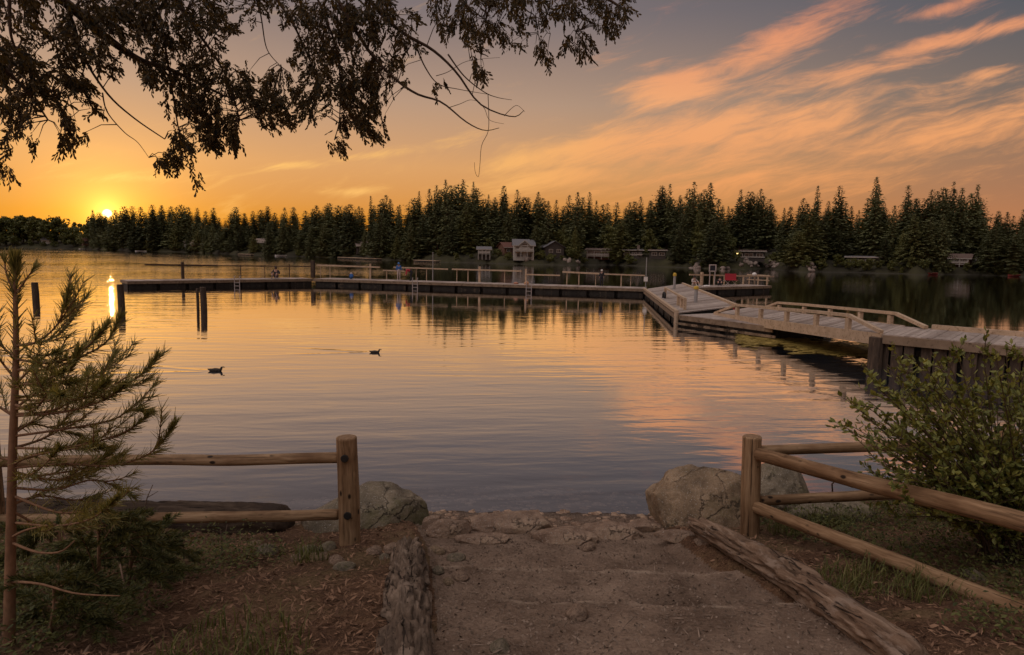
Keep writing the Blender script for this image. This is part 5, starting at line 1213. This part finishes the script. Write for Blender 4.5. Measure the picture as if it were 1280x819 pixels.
# ------------------------------------------------------------------ grasses, undergrowth
def blades(rn, c, n, h0, h1, spread, lean=.5, w=.006):
    vs, fs = [], []
    for i in range(n):
        a = rn.uniform(0, 6.283); rr = spread * math.sqrt(rn.random()); x, y = c[0] + rr * math.cos(a), c[1] + rr * math.sin(a); z = c[2] - .01
        h_ = rn.uniform(h0, h1); b = rn.uniform(0, 6.283); ln = lean * rn.random() * h_; dx_, dy_ = math.cos(b), math.sin(b); ww = w * rn.uniform(.7, 1.4); o = len(vs)
        for t_, q in ((0, 1), (.4, .9), (.75, .6)):
            cx_, cy_, cz_ = x + dx_ * ln * t_ ** 2, y + dy_ * ln * t_ ** 2, z + h_ * t_ * (1 - .25 * t_ * lean)
            vs += [(cx_ - dy_ * ww * q, cy_ + dx_ * ww * q, cz_), (cx_ + dy_ * ww * q, cy_ - dx_ * ww * q, cz_)]
        vs.append((x + dx_ * ln, y + dy_ * ln, z + h_ * (1 - .25 * lean)))
        fs += [(o, o + 1, o + 3, o + 2), (o + 2, o + 3, o + 5, o + 4), (o + 4, o + 5, o + 6)]
    return vs, fs
for i, (lb, px, py, n, h0, h1, sp) in enumerate([('grass tuft at the foot of the mossy boulder beside the left post', 388, 700, 60, .12, .34, .13), ('dark grass tuft at the bottom of the left bank', 288, 822, 240, .08, .22, .34),
                                                 ('dark grass clump under the lower front rail of the right fence', 1085, 738, 260, .08, .26, .30), ('thin grass clump between the right fence rails near the split log', 1165, 742, 120, .08, .26, .2),
                                                 ('sparse grass below the right fence post', 985, 668, 70, .1, .30, .16), ('grass tuft leaning over the back rail right of the corner post', 1040, 655, 90, .1, .32, .2)]):
    p = hit(px, py); vs, fs = blades(rnd, p, int(n * 2.2), h0 * .8, h1 * .85, sp * 1.25, 1.1, .0032); tag(obj_from('grass_tuft', vs, fs, M_GRASS), lb, 'grass tuft')
def leaf_quad(rn, p, L, w, dirv, nrm):
    d = dirv.normalized(); s = d.cross(nrm)
    if s.length < 1e-4: s = Vector((1, 0, 0))
    s.normalize(); n = s.cross(d)
    return [p, p + d * L * .45 + s * w / 2 + n * w * .12, p + d * L, p + d * L * .45 - s * w / 2 + n * w * .12]
def ground_leaves(seed, box, n, keep, hmax, L0, L1):
    rn = random.Random(seed); vs, fs = [], []; r = np.random.RandomState(seed); X = r.uniform(box[0], box[1], n); Y = r.uniform(box[2], box[3], n); z, a, s = ground_np(X, Y)
    dn = fbm(X * 1.6, Y * 1.6, s=seed, o=3)
    for i in range(n):
        if a[i] > .2 or s[i] < .2 or not keep(X[i], Y[i], dn[i]): continue
        hh = hmax * rn.random() ** 1.6 * (1 + dn[i]); c = Vector((X[i], Y[i], z[i]))
        for k in range(3):
            p = c + Vector((rn.gauss(0, .03), rn.gauss(0, .03), hh * rn.uniform(.4, 1))); d = Vector((rn.gauss(0, 1), rn.gauss(0, 1), rn.gauss(.15, .5))); o = len(vs); L = rn.uniform(L0, L1)
            vs += leaf_quad(rn, p, L, L * rn.uniform(.35, .6), d, Vector((rn.gauss(0, .4), rn.gauss(0, .4), 1))); fs.append((o, o + 1, o + 2, o + 3))
    return vs, fs
vs, fs = ground_leaves(301, (-6.5, -1.2, 3.2, 7.6), 20000, lambda x, y, d: (x < -1.9 - .9 * (6.6 - y) * .2 + d * 1.2 and x < -2.0 and y < 6.1 and d > -.35), .24, .016, .046)
vs2, fs2 = ground_leaves(302, (1.6, 7.5, 3.6, 8.6), 16000, lambda x, y, d: x > 2.05 + (6.75 - y) * .16 + .25 - d * .5 and d > -.3 and (x > 2.9 or d > .05), .22, .018, .05)
b = len(vs); tag(obj_from('undergrowth', vs + vs2, fs + [tuple(b + i for i in f) for f in fs2], M_WEED), kind='stuff')

# ------------------------------------------------------------------ bare twigs
def twig(label, pts, Y0, Y1, r0_, r1_, forks=(), mat=M_DRYTWIG):
    n = len(pts); P = [at_y(px, py, Y0 + (Y1 - Y0) * i / (n - 1)) for i, (px, py) in enumerate(pts)]
    P[0] = hit(*pts[0]) if pts[0][1] < 830 else P[0]
    m_ = MB(); m_.tube(P, [r0_ + (r1_ - r0_) * i / (n - 1) for i in range(n)], 6)
    for i, px, py in forks: q = at_y(px, py, P[i].y + .03); m_.tube([P[i], P[i].lerp(q, .5) + Vector((.01, 0, .005)), q], [r1_ * 1.2, r1_, r1_ * .6], 5)
    return tag(obj_from('bare_twig', m_.v, m_.f, mat, None, None, True), label, 'twig')
twig('longest pale bare twig curving up from the bottom left corner', [(105, 818), (128, 785), (148, 755), (156, 735), (150, 705)], 4.2, 4.3, .011, .005, [(1, 165, 772)])
twig('pale forked bare twig beside the longest one at the bottom left', [(125, 816), (150, 800), (175, 778), (198, 748)], 4.25, 4.6, .009, .004, [(2, 212, 742), (1, 185, 800)])
twig('thin upright dead twig crossing both left fence rails', [(150, 735), (166, 690), (176, 655), (184, 622), (191, 606)], 5.3, 5.5, .008, .003, [(3, 198, 614)], M_TWIG)
twig('short dead twig standing before the driftwood log', [(268, 716), (277, 690), (284, 656)], 6.0, 6.0, .008, .004, [(1, 275, 660)], M_TWIG)
twig('red-brown arching twig below the upper rail of the right fence', [(1042, 640), (1040, 605), (1055, 592), (1075, 596)], 7.2, 7.2, .010, .006, [], M_TWIG)

# ------------------------------------------------------------------ needle-bearing boughs
class Soup:
    def __init__(s): s.v = []; s.f = []
    def quad(s, a, b, c, d): o = len(s.v); s.v += [tuple(a), tuple(b), tuple(c), tuple(d)]; s.f.append((o, o + 1, o + 2, o + 3))
    def tri(s, a, b, c): o = len(s.v); s.v += [tuple(a), tuple(b), tuple(c)]; s.f.append((o, o + 1, o + 2))
def bezier(pts, n):
    P = [Vector(p) for p in pts]
    if len(P) == 2: return [P[0].lerp(P[1], i / (n - 1)) for i in range(n)]
    out = []; seg = len(P) - 1
    for i in range(n):
        t_ = i / (n - 1) * seg; k = min(int(t_), seg - 1); u_ = t_ - k
        p0, p1, p2, p3 = P[max(k - 1, 0)], P[k], P[k + 1], P[min(k + 2, seg)]
        out.append(.5 * ((2 * p1) + (p2 - p0) * u_ + (2 * p0 - 5 * p1 + 4 * p2 - p3) * u_ ** 2 + (3 * p1 - p0 - 3 * p2 + p3) * u_ ** 3))
    return out
def needles_on(soup, path, rn, start=.15, dens=230, L=(.05, .085), ang=.8, w=.0032, tipbrush=True):
    tot = sum((b - a).length for a, b in zip(path[:-1], path[1:])); n = int(tot * dens); m_ = len(path) - 1
    for i in range(n):
        q = start + (1 - start) * rn.random() ** .85; k = min(int(q * m_), m_ - 1); u_ = q * m_ - k
        p = path[k].lerp(path[k + 1], u_); d = (path[k + 1] - path[k]).normalized()
        a = rn.uniform(0, 6.283); x = d.cross(Vector((.3, .5, .8))).normalized(); y = d.cross(x); rad_ = x * math.cos(a) + y * math.sin(a)
        g = ang * rn.uniform(.7, 1.25) * (1 - .45 * q if tipbrush else 1); nd = (d * math.cos(g) + rad_ * math.sin(g) + Vector((0, 0, .06))).normalized()
        ll = rn.uniform(*L); sd = nd.cross(Vector((rn.gauss(0, 1), rn.gauss(0, 1), rn.gauss(0, 1)))).normalized() * w
        soup.quad(p - sd, p + sd, p + nd * ll + sd * .35, p + nd * ll - sd * .35)
def yd(px, py, Y): return at_y(px, py, Y)

YP = 3.75
rp = random.Random(77)
base = hit(12, 815); base = at_y(12, 830, YP); gzb = gz(base.x, base.y)
tPine = thing('pine_sapling', 'young pine sapling with upright candles at the left edge of the picture', 'pine', (base.x, base.y, gzb))
stem = bezier([Vector((base.x, base.y, gzb - .05)), yd(13, 700, YP), yd(16, 560, YP), yd(20, 450, YP), yd(19, 360, YP), yd(19.5, 326, YP)], 30)
m_ = MB(); m_.tube(stem, [.033 - .028 * i / 29 for i in range(30)], 8); m_.build('trunk', M_PBARK, tPine, smooth=True)
soupP = Soup(); needles_on(soupP, stem[15:], rp, 0, 330, (.06, .10), .85, .0042)
needles_on(soupP, stem[25:], rp, 0, 2800, (.05, .08), .55, .0050)
BR = [[(19, 366), (9, 345), (5, 324)], [(21, 366), (32, 350), (43, 335)],
      [(20, 432), (45, 428), (72, 405), (86, 365)], [(20, 432), (60, 425), (84, 408), (90, 380)], [(21, 462), (60, 462), (110, 442), (135, 425), (150, 397)], [(22, 480), (85, 478), (125, 466), (145, 442)],
      [(20, 500), (80, 500), (140, 488), (172, 472), (196, 446)], [(20, 520), (80, 515), (130, 500), (155, 482)], [(20, 545), (90, 535), (140, 525), (165, 512), (187, 514)], [(18, 560), (80, 560), (135, 548), (165, 535), (185, 518)],
      [(18, 585), (80, 580), (140, 582), (190, 565), (218, 530)], [(18, 590), (70, 600), (120, 585), (150, 570)], [(18, 610), (70, 612), (120, 600), (165, 620)], [(17, 470), (4, 455), (-14, 425)], [(17, 520), (-5, 505), (-25, 480)],
      [(17, 575), (-5, 570), (-30, 545)], [(20, 445), (5, 435), (-8, 405)], [(20, 480), (50, 450), (70, 440)], [(20, 510), (55, 485), (95, 478)], [(20, 540), (50, 520), (70, 500)], [(18, 560), (60, 545), (90, 515), (110, 505)],
      [(17, 620), (70, 640), (110, 640), (140, 650)], [(17, 640), (60, 660), (100, 655)], [(17, 600), (45, 590), (75, 560)], [(17, 630), (50, 620), (90, 625), (120, 622)], [(18, 580), (40, 570), (100, 560), (130, 560)], [(18, 540), (40, 530), (100, 545)]]
for _ in range(10):
    y0 = rp.uniform(440, 660); L_ = rp.uniform(60, 175) * (1.0 if y0 > 520 else .75); BR.append([(19, y0), (19 + L_ * .4, y0 - rp.uniform(-8, 14)), (19 + L_ * .75, y0 - rp.uniform(0, 26)), (19 + L_, y0 - rp.uniform(8, 55))])
OFF = [rp.uniform(-.7, .7) for _ in range(80)]
for i, b in enumerate(BR):
    off = OFF[i] if i > 26 else (0, 0, -.1, .15, -.05, .25, .05, -.3, .2, -.15, 0, .3, .2, 0, 0, 0, .1, -.25, -.3, .3, .35, -.2, .2, -.3, .25, -.35, .3)[i]
    P = bezier([yd(px, py, YP + off * k / (len(b) - 1)) for k, (px, py) in enumerate(b)], 16)
    m_ = MB(); m_.tube(P, [.0085 - .006 * k / 15 for k in range(16)], 6); m_.build('bough', M_PBARK, tPine, smooth=True)
    needles_on(soupP, P, rp, .12, 150, (.055, .10), 1.0, .0026); needles_on(soupP, P[11:], rp, .1, 750, (.04, .07), .55, .0030)
    if i > 1:
        for s in range(5 if i < 12 else 3):
            k = rp.randrange(3, 13); d = (P[k + 1] - P[k]).normalized(); sd = d.cross(Vector((0, .4, 1))).normalized() * rp.choice((-1, 1))
            q = P[k] + d * rp.uniform(.10, .22) + sd * rp.uniform(.03, .14) + Vector((0, rp.uniform(-.12, .12), rp.uniform(-.01, .10)))
            T_ = bezier([P[k], P[k].lerp(q, .5) - Vector((0, 0, .012)), q], 8); m_ = MB(); m_.tube(T_, [.005 - .003 * j / 7 for j in range(8)], 5)
            bo = m_.build('side_twig', M_PBARK, tPine, smooth=True)
            needles_on(soupP, T_, rp, .1, 210, (.045, .09), 1.0, .0026)
loc = tPine.location
nd = obj_from('needles', soupP.v, soupP.f, M_PINE, tPine, loc)
# bare lower branches of the pine
for b in ([(14, 678), (45, 690), (75, 690), (93, 676)], [(12, 727), (50, 730), (95, 742), (150, 745)], [(14, 672), (35, 662), (70, 655)]):
    P = bezier([yd(px, py, YP - .1 * k) for k, (px, py) in enumerate(b)], 12); m_ = MB(); m_.tube(P, [.009 - .006 * k / 11 for k in range(12)], 6); m_.build('bare_branch', M_PBARK, tPine, smooth=True)

M_FIR = leafmat('fir_needles', (.03, .04, .014), (.17, .165, .055), .25, .55)
# two low firs under the pine
def low_fir(label, bpx, bpy_, tips, Y, seed):
    rn = random.Random(seed); b0_ = hit(bpx, bpy_); b0_ = Vector((b0_.x, b0_.y, gz(b0_.x, b0_.y)))
    t = thing('fir_seedling', label, 'fir', b0_); so_ = Soup()
    tp = yd(bpx + 4, min(y for x, y in tips) + 4, b0_.y); st = bezier([b0_, b0_.lerp(tp, .5) + Vector((.02, 0, 0)), tp], 10); m_ = MB(); m_.tube(st, [.018 - .012 * i / 9 for i in range(10)], 6); m_.build('trunk', M_PBARK, t)
    for px, py in tips:
        q = yd(px, py, b0_.y + rn.uniform(-.35, .35)); o = st[rn.randrange(3, 10)]
        P = bezier([o, o.lerp(q, .5) + Vector((0, 0, .05)), q], 12); m_ = MB(); m_.tube(P, [.006 - .004 * k / 11 for k in range(12)], 5); m_.build('bough', M_PBARK, t)
        needles_on(so_, P, rn, .05, 420, (.03, .05), 1.0, .0038)
        for s in range(7):
            k = rn.randrange(3, 11); d = (P[k + 1 if k < 11 else k] - P[k - 1]).normalized(); sd = d.cross(Vector((0, .25, 1))).normalized() * (1 if s % 2 else -1)
            e = P[k] + d * rn.uniform(.08, .16) + sd * rn.uniform(.06, .13); T_ = [P[k], P[k].lerp(e, .5), e]; needles_on(so_, T_, rn, 0, 420, (.03, .05), 1.0, .0038)
    obj_from('needles', so_.v, so_.f, M_FIR, t, t.location)
low_fir('low fir seedling with flat boughs reaching right below the fence rail', 118, 760, [(215, 690), (228, 712), (200, 668), (180, 655), (212, 735), (165, 645), (150, 700), (190, 720), (95, 660), (70, 700), (130, 672)], 5.4, 5)
low_fir('low dark fir seedling at the left frame edge behind the pine trunk', 70, 740, [(110, 705), (95, 720), (60, 660), (20, 660), (0, 700), (130, 730), (150, 750), (80, 690), (30, 690)], 4.7, 7)

low_fir('dense dark fir seedling with the widest boughs, in front of the driftwood log', 160, 728, [(230, 690), (215, 672), (195, 655), (170, 645), (140, 650), (115, 660), (100, 680), (235, 712), (220, 725), (205, 700), (180, 690), (150, 680), (130, 700), (110, 720), (190, 725), (245, 700), (165, 665), (210, 650)], 5.4, 9)
low_fir('low spreading fir seedling nearest the bottom left corner', 62, 790, [(130, 735), (150, 760), (120, 780), (100, 730), (70, 720), (40, 730), (15, 745), (160, 740), (90, 760), (140, 800), (45, 770)], 4.7, 11)
# ------------------------------------------------------------------ leafy bush on the right
rb = random.Random(31)
bb = hit(1258, 702); bb.z = gz(bb.x, bb.y)
tB = thing('bush', 'leafy green bush growing between the rails of the right fence', 'bush', bb)
leaves = Soup(); YB = bb.y; TW = MB()
TIPS = [(rb.uniform(1085, 1350), rb.uniform(452, 650)) for _ in range(60)] + [(rb.uniform(1075, 1240), rb.uniform(455, 640)) for _ in range(34)]
TIPS = [(x_, y_) for x_, y_ in TIPS if x_ - 1060 > (y_ - 520) * .3] + [(1052, 525), (1066, 508), (1078, 503), (1062, 540), (1092, 480), (1108, 462), (1122, 448), (1140, 446), (1152, 452), (1165, 440), (1182, 444), (1196, 436), (1212, 440), (1228, 432), (1244, 438), (1258, 434), (1272, 440), (1290, 436), (1310, 442),
        (1085, 555), (1098, 578), (1080, 520), (1110, 530), (1120, 560), (1105, 600), (1130, 620), (1150, 500), (1170, 480), (1160, 540), (1190, 500), (1210, 480), (1230, 500), (1250, 480), (1270, 500), (1290, 480), (1200, 560), (1240, 560), (1270, 560), (1300, 540), (1180, 600), (1220, 610), (1260, 600),
        (1300, 600), (1140, 580), (1150, 640), (1190, 640), (1120, 500), (1330, 500), (1330, 570), (1240, 640), (1280, 640), (1100, 545), (1175, 520), (1135, 475), (1205, 530), (1255, 530), (1285, 580), (1160, 610), (1225, 580), (1245, 470), (1285, 455), (1160, 470)]
for i, (px, py) in enumerate(TIPS):
    Yt = YB + rb.uniform(-.65, .55); q = yd(px, py, Yt); s0 = bb + Vector((rb.uniform(-.18, .25), rb.uniform(-.15, .15), 0))
    mid = s0.lerp(q, .5) + Vector((.05, 0, .04 + .14 * rb.random())); P = bezier([s0, s0.lerp(mid, .5) + Vector((.03, 0, .05)), mid, q], 18)
    m_ = MB(); m_.tube(P, [.009 - .0065 * k / 17 for k in range(18)], 5); m_.build('stem', M_TWIG, tB, smooth=True)
    tot = 17
    def put_leaf(p, d, rn=rb):
        L = rn.uniform(.034, .066); out = Vector((rn.gauss(0, .55), rn.gauss(0, .55), rn.gauss(.15, .45))) + d * .5
        c = leaf_quad(rn, p, L, L * rn.uniform(.5, .68), out, Vector((rn.gauss(0, .5), rn.gauss(0, .5), 1)))
        dd = (c[2] - c[0]); s = (c[1] - c[3]); n = dd.cross(s).normalized() * L * .1
        o = len(leaves.v); leaves.v += [tuple(x_) for x_ in (c[0], c[0] + dd * .28 + s * .42, c[0] + dd * .62 + s * .44, c[2] - n, c[0] + dd * .62 - s * .44, c[0] + dd * .28 - s * .42, c[0] + dd * .5 - n * .9)]
        leaves.f += [(o, o + 1, o + 2, o + 6), (o + 6, o + 2, o + 3), (o + 6, o + 3, o + 4), (o, o + 6, o + 4, o + 5)]
    for k in range(5, 18):
        d = (P[k] - P[k - 1]).normalized()
        for _ in range(4): put_leaf(P[k].lerp(P[k - 1], rb.random()), d)
        if k % 2 == 0 and k < 17:
            e = P[k] + d * rb.uniform(.06, .16) + Vector((rb.gauss(0, .09), rb.gauss(0, .11), rb.gauss(.03, .07))); T_ = [P[k], P[k].lerp(e, .5) + Vector((0, 0, .01)), e]
            m_ = MB(); m_.tube(T_, [.0035, .003, .0015], 4)
            for j in range(12): f_ = .15 + .85 * j / 11; put_leaf(P[k].lerp(e, f_), (e - P[k]).normalized())
            TW.add(m_.v, m_.f)
obj_from('foliage', leaves.v, leaves.f, M_BUSH, tB, tB.location)
TW.build('twigs', M_TWIG, tB)['kind'] = 'stuff'

# ------------------------------------------------------------------ overhanging tree
ro = random.Random(99)
tp_ = Vector((-7.6, 4.6, gz(-7.6, 4.6)))
tO = thing('overhanging_tree', 'big conifer just outside the left edge whose dark drooping branches hang into the sky', 'tree', tp_)
m_ = MB(); m_.tube([tp_ + Vector((0, 0, -.3)), tp_ + Vector((.05, 0, 3)), tp_ + Vector((.1, .1, 7)), tp_ + Vector((.15, .1, 12))], [.42, .33, .25, .12], 14); m_.build('trunk', M_BARK, tO, smooth=True)
LIMBS = []
def limb(pts, r0_, r1_, frm=None, n=26):
    P = [yd(px, py, Y) for px, py, Y in pts]
    if frm is not None: P = [frm] + P
    P = bezier(P, n); m_ = MB(); m_.tube(P, [r0_ + (r1_ - r0_) * (k / (n - 1)) ** .8 for k in range(n)], 7); m_.build('limb', M_BARK, tO, smooth=True); LIMBS.append(P); return P
T7 = tp_ + Vector((.1, .1, 6.6)); T6 = tp_ + Vector((.1, .1, 5.6)); T8 = tp_ + Vector((.1, .1, 7.6))
main = limb([(-60, -150, 5.6), (150, -120, 6.2), (380, -95, 6.8), (600, -60, 7.2), (720, -22, 7.4), (785, 15, 7.5)], .085, .010, T7, 50)
second = limb([(-80, -60, 5.2), (60, -10, 5.8), (130, 45, 6.2), (175, 75, 6.4), (215, 88, 6.5), (280, 120, 6.7)], .07, .010, T6, 36)
low = limb([(-120, 20, 4.8), (-30, 60, 5.2), (30, 110, 5.5), (60, 150, 5.6)], .04, .006, T6, 24)
SUB = [([(12, -30, 5.6), (12, 20, 5.6), (14, 45, 5.6), (20, 62, 5.7)], .016, .008), ([(70, -20, 5.9), (92, 30, 6.0), (105, 72, 6.1), (135, 118, 6.2), (168, 148, 6.3), (206, 174, 6.4)], .017, .005), ([(128, 116, 6.2), (134, 140, 6.2), (155, 165, 6.2), (172, 178, 6.3), (186, 197, 6.3)], .007, .002),
       ([(108, 74, 6.1), (102, 95, 6.1), (86, 122, 6.0)], .008, .003), ([(318, -30, 6.8), (327, 25, 6.8), (334, 62, 6.8), (352, 84, 6.8)], .009, .003), ([(300, -60, 6.6), (360, 20, 6.8), (385, 70, 6.9), (405, 120, 7.0)], .016, .005),
       ([(420, -60, 6.9), (470, 10, 7.0), (505, 42, 7.0), (540, 62, 7.1), (570, 90, 7.1), (600, 130, 7.2), (640, 146, 7.2), (655, 138, 7.2)], .026, .003), ([(400, -40, 6.8), (455, 55, 6.9), (490, 95, 6.9), (520, 117, 6.9), (552, 128, 7.0), (582, 152, 7.0), (605, 163, 7.0), (624, 160, 7.0)], .020, .003),
       ([(520, 58, 7.1), (532, 85, 7.1), (548, 105, 7.1), (575, 112, 7.1), (610, 118, 7.1)], .009, .002), ([(560, 68, 7.1), (580, 95, 7.1), (605, 115, 7.1), (622, 122, 7.1), (640, 125, 7.1)], .009, .002), ([(590, 120, 7.2), (605, 135, 7.2), (612, 150, 7.2), (630, 155, 7.2)], .004, .0015),
       ([(560, 135, 7.0), (575, 130, 7.0), (588, 125, 7.0), (600, 128, 7.0)], .004, .0015), ([(610, 118, 7.15), (611, 145, 7.15), (610, 165, 7.15), (602, 182, 7.15), (600, 205, 7.15), (598, 221, 7.15), (594, 215, 7.15), (593, 203, 7.15)], .004, .0018), ([(630, 145, 7.2), (645, 132, 7.2), (656, 140, 7.2)], .004, .0015), ([(545, 95, 7.1), (560, 90, 7.1), (580, 78, 7.1), (600, 74, 7.1), (625, 72, 7.1)], .004, .0015),
       ([(640, -40, 7.2), (655, 8, 7.2), (668, 20, 7.2), (672, 42, 7.2)], .010, .003), ([(668, 20, 7.2), (680, 28, 7.2), (688, 42, 7.2)], .005, .002), ([(700, -30, 7.3), (712, 20, 7.3), (720, 40, 7.3)], .010, .003), ([(480, -60, 7.0), (560, -10, 7.1), (600, 20, 7.1), (620, 35, 7.1)], .013, .004), ([(180, -60, 6.3), (240, 30, 6.5), (280, 90, 6.6), (300, 150, 6.6)], .022, .005), ([(200, 20, 6.4), (215, 110, 6.5), (225, 170, 6.5), (240, 215, 6.5)], .012, .004), ([(380, -40, 6.8), (420, 60, 6.9), (425, 140, 6.9), (418, 175, 6.9)], .013, .004), ([(20, 60, 5.6), (60, 110, 5.7), (85, 150, 5.7)], .010, .003)]
for pts, a, b in SUB: limb(pts, a, b)
spr = Soup()
def spray(p, d, rn, size):
    n = rn.randint(9, 15); d = d.normalized(); x = d.cross(Vector((.2, .9, .3))).normalized(); y = d.cross(x)
    ax_ = x if rn.random() < .7 else y
    L0 = size * rn.uniform(.75, 1.25)
    for i in range(n):
        f_ = i / (n - 1); o = p + d * L0 * 1.25 * f_; sgn = 1 if i % 2 else -1; g = rn.uniform(.4, 1.0) * (1 - .55 * f_)
        q = (d * math.cos(g) + ax_ * sgn * math.sin(g) + y * rn.gauss(0, .4) + Vector((0, 0, -.18))).normalized(); L = L0 * rn.uniform(.34, .66) * (1 - .25 * f_); w_ = L * rn.uniform(.13, .21); s = q.cross(Vector((rn.gauss(0, .4), 1, rn.gauss(0, .4)))).normalized() * w_
        spr.quad(o, o + q * L * .6 + s, o + q * L, o + q * L * .7 - s)
POLY = [([(-10, -10), (125, -10), (160, 60), (150, 95), (120, 90), (95, 75), (75, 120), (95, 150), (70, 150), (45, 110), (25, 120), (-10, 100)], .72), ([(-10, 60), (40, 70), (50, 130), (40, 165), (52, 187), (40, 183), (20, 160), (-10, 150)], .9), ([(-10, 168), (15, 172), (12, 190), (-10, 190)], 1.0), ([(-8, 200), (20, 211), (12, 220), (-8, 222)], .8),
        ([(75, 95), (110, 100), (132, 142), (120, 140), (95, 125)], 1.6), ([(70, 135), (88, 150), (114, 173), (105, 183), (90, 178), (75, 187), (72, 170)], 1.0),
        ([(120, -10), (265, -10), (275, 20), (300, 32), (288, 40), (262, 35), (285, 70), (310, 80), (312, 105), (345, 120), (355, 148), (330, 160), (310, 140), (298, 140), (300, 190), (285, 180), (262, 185), (245, 175), (238, 195), (256, 230), (245, 230), (225, 215), (192, 208), (200, 195), (215, 180), (215, 150), (195, 115), (175, 90), (150, 50)], 1.25),
        ([(305, -10), (440, -10), (440, 130), (400, 150), (380, 148), (365, 110), (362, 70), (375, 45), (350, 15), (330, 15)], 1.0), ([(312, 92), (350, 85), (380, 100), (398, 152), (370, 150), (350, 160), (335, 158), (330, 130)], .9),
        ([(430, -10), (490, -10), (524, 20), (515, 40), (528, 60), (505, 80), (510, 105), (490, 118), (470, 120), (492, 170), (480, 165), (468, 182), (450, 165), (425, 162), (415, 150), (405, 120), (425, 100)], 1.15), ([(407, 165), (420, 152), (433, 165), (432, 196), (422, 190), (407, 180)], .6),
        ([(524, -10), (615, -10), (610, 48), (598, 66), (585, 52), (570, 40), (558, 48), (545, 30)], 1.0), ([(578, 70), (594, 74), (606, 90), (603, 102), (590, 95)], 1.6), ([(540, 105), (560, 100), (562, 116), (545, 118)], .5),
        ([(610, -10), (700, -10), (705, 20), (690, 25), (665, 45), (660, 57), (648, 60), (625, 54), (613, 38)], 1.0), ([(668, 42), (690, 60), (690, 78), (680, 82), (668, 65)], 1.1), ([(700, 46), (712, 46), (711, 70), (703, 72)], 1.2), ([(690, -10), (790, -10), (785, 20), (770, 40), (755, 48), (745, 54), (742, 70), (727, 74), (716, 60), (722, 35), (700, 20)], 1.05),
        ([(60, -10), (420, -10), (400, 40), (300, 30), (140, 40)], .22)]
def inside(px, py, poly):
    c = False; j = len(poly) - 1
    for i in range(len(poly)):
        xi, yi = poly[i]; xj, yj = poly[j]
        if (yi > py) != (yj > py) and px < (xj - xi) * (py - yi) / (yj - yi) + xi: c = not c
        j = i
    return c
LP = [(p, i, k) for i, P in enumerate(LIMBS) for k, p in enumerate(P)]; LPN = np.array([p[:] for p, _, _ in LP])
tw = MB()
for poly, dn in POLY:
    xs = [p[0] for p in poly]; ys = [p[1] for p in poly]; area = abs(sum(poly[i][0] * poly[(i + 1) % len(poly)][1] - poly[(i + 1) % len(poly)][0] * poly[i][1] for i in range(len(poly)))) / 2
    want = int(area / 29 * dn); got = 0; tries = 0
    while got < want and tries < want * 40:
        tries += 1; px, py = ro.uniform(min(xs), max(xs)), ro.uniform(min(ys), max(ys))
        if not inside(px, py, poly): continue
        gap = float(fbm(px * .06, py * .06, s=60, o=3))
        if gap < -.08 and ro.random() < .86: continue
        Y = np.interp(px, [0, 200, 400, 600, 800], [5.5, 6.4, 6.9, 7.15, 7.4]) + ro.gauss(0, .22); p = yd(px, py, Y); got += 1
        k = int(np.argmin(((LPN - np.array(p[:])) ** 2).sum(1))); near_ = Vector(LPN[k]); dl = (p - near_)
        down = Vector((ro.gauss(.18, .45), ro.gauss(0, .4), -1.0)); d = (down + (dl.normalized() * .9 if dl.length > .05 else Vector((0, 0, 0)))).normalized()
        st = p - d * .05
        spray(st, d, ro, ro.uniform(.07, .12))
        if ro.random() < .30 and .04 < dl.length < .42: tw.tube([near_, near_.lerp(st, .5) + Vector((0, 0, .03)), st], [.0045, .0035, .002], 4)
tw.build('twigs', M_BARK, tO)['kind'] = 'stuff'
fo = obj_from('foliage', spr.v, spr.f, M_OVER, tO, tO.location)
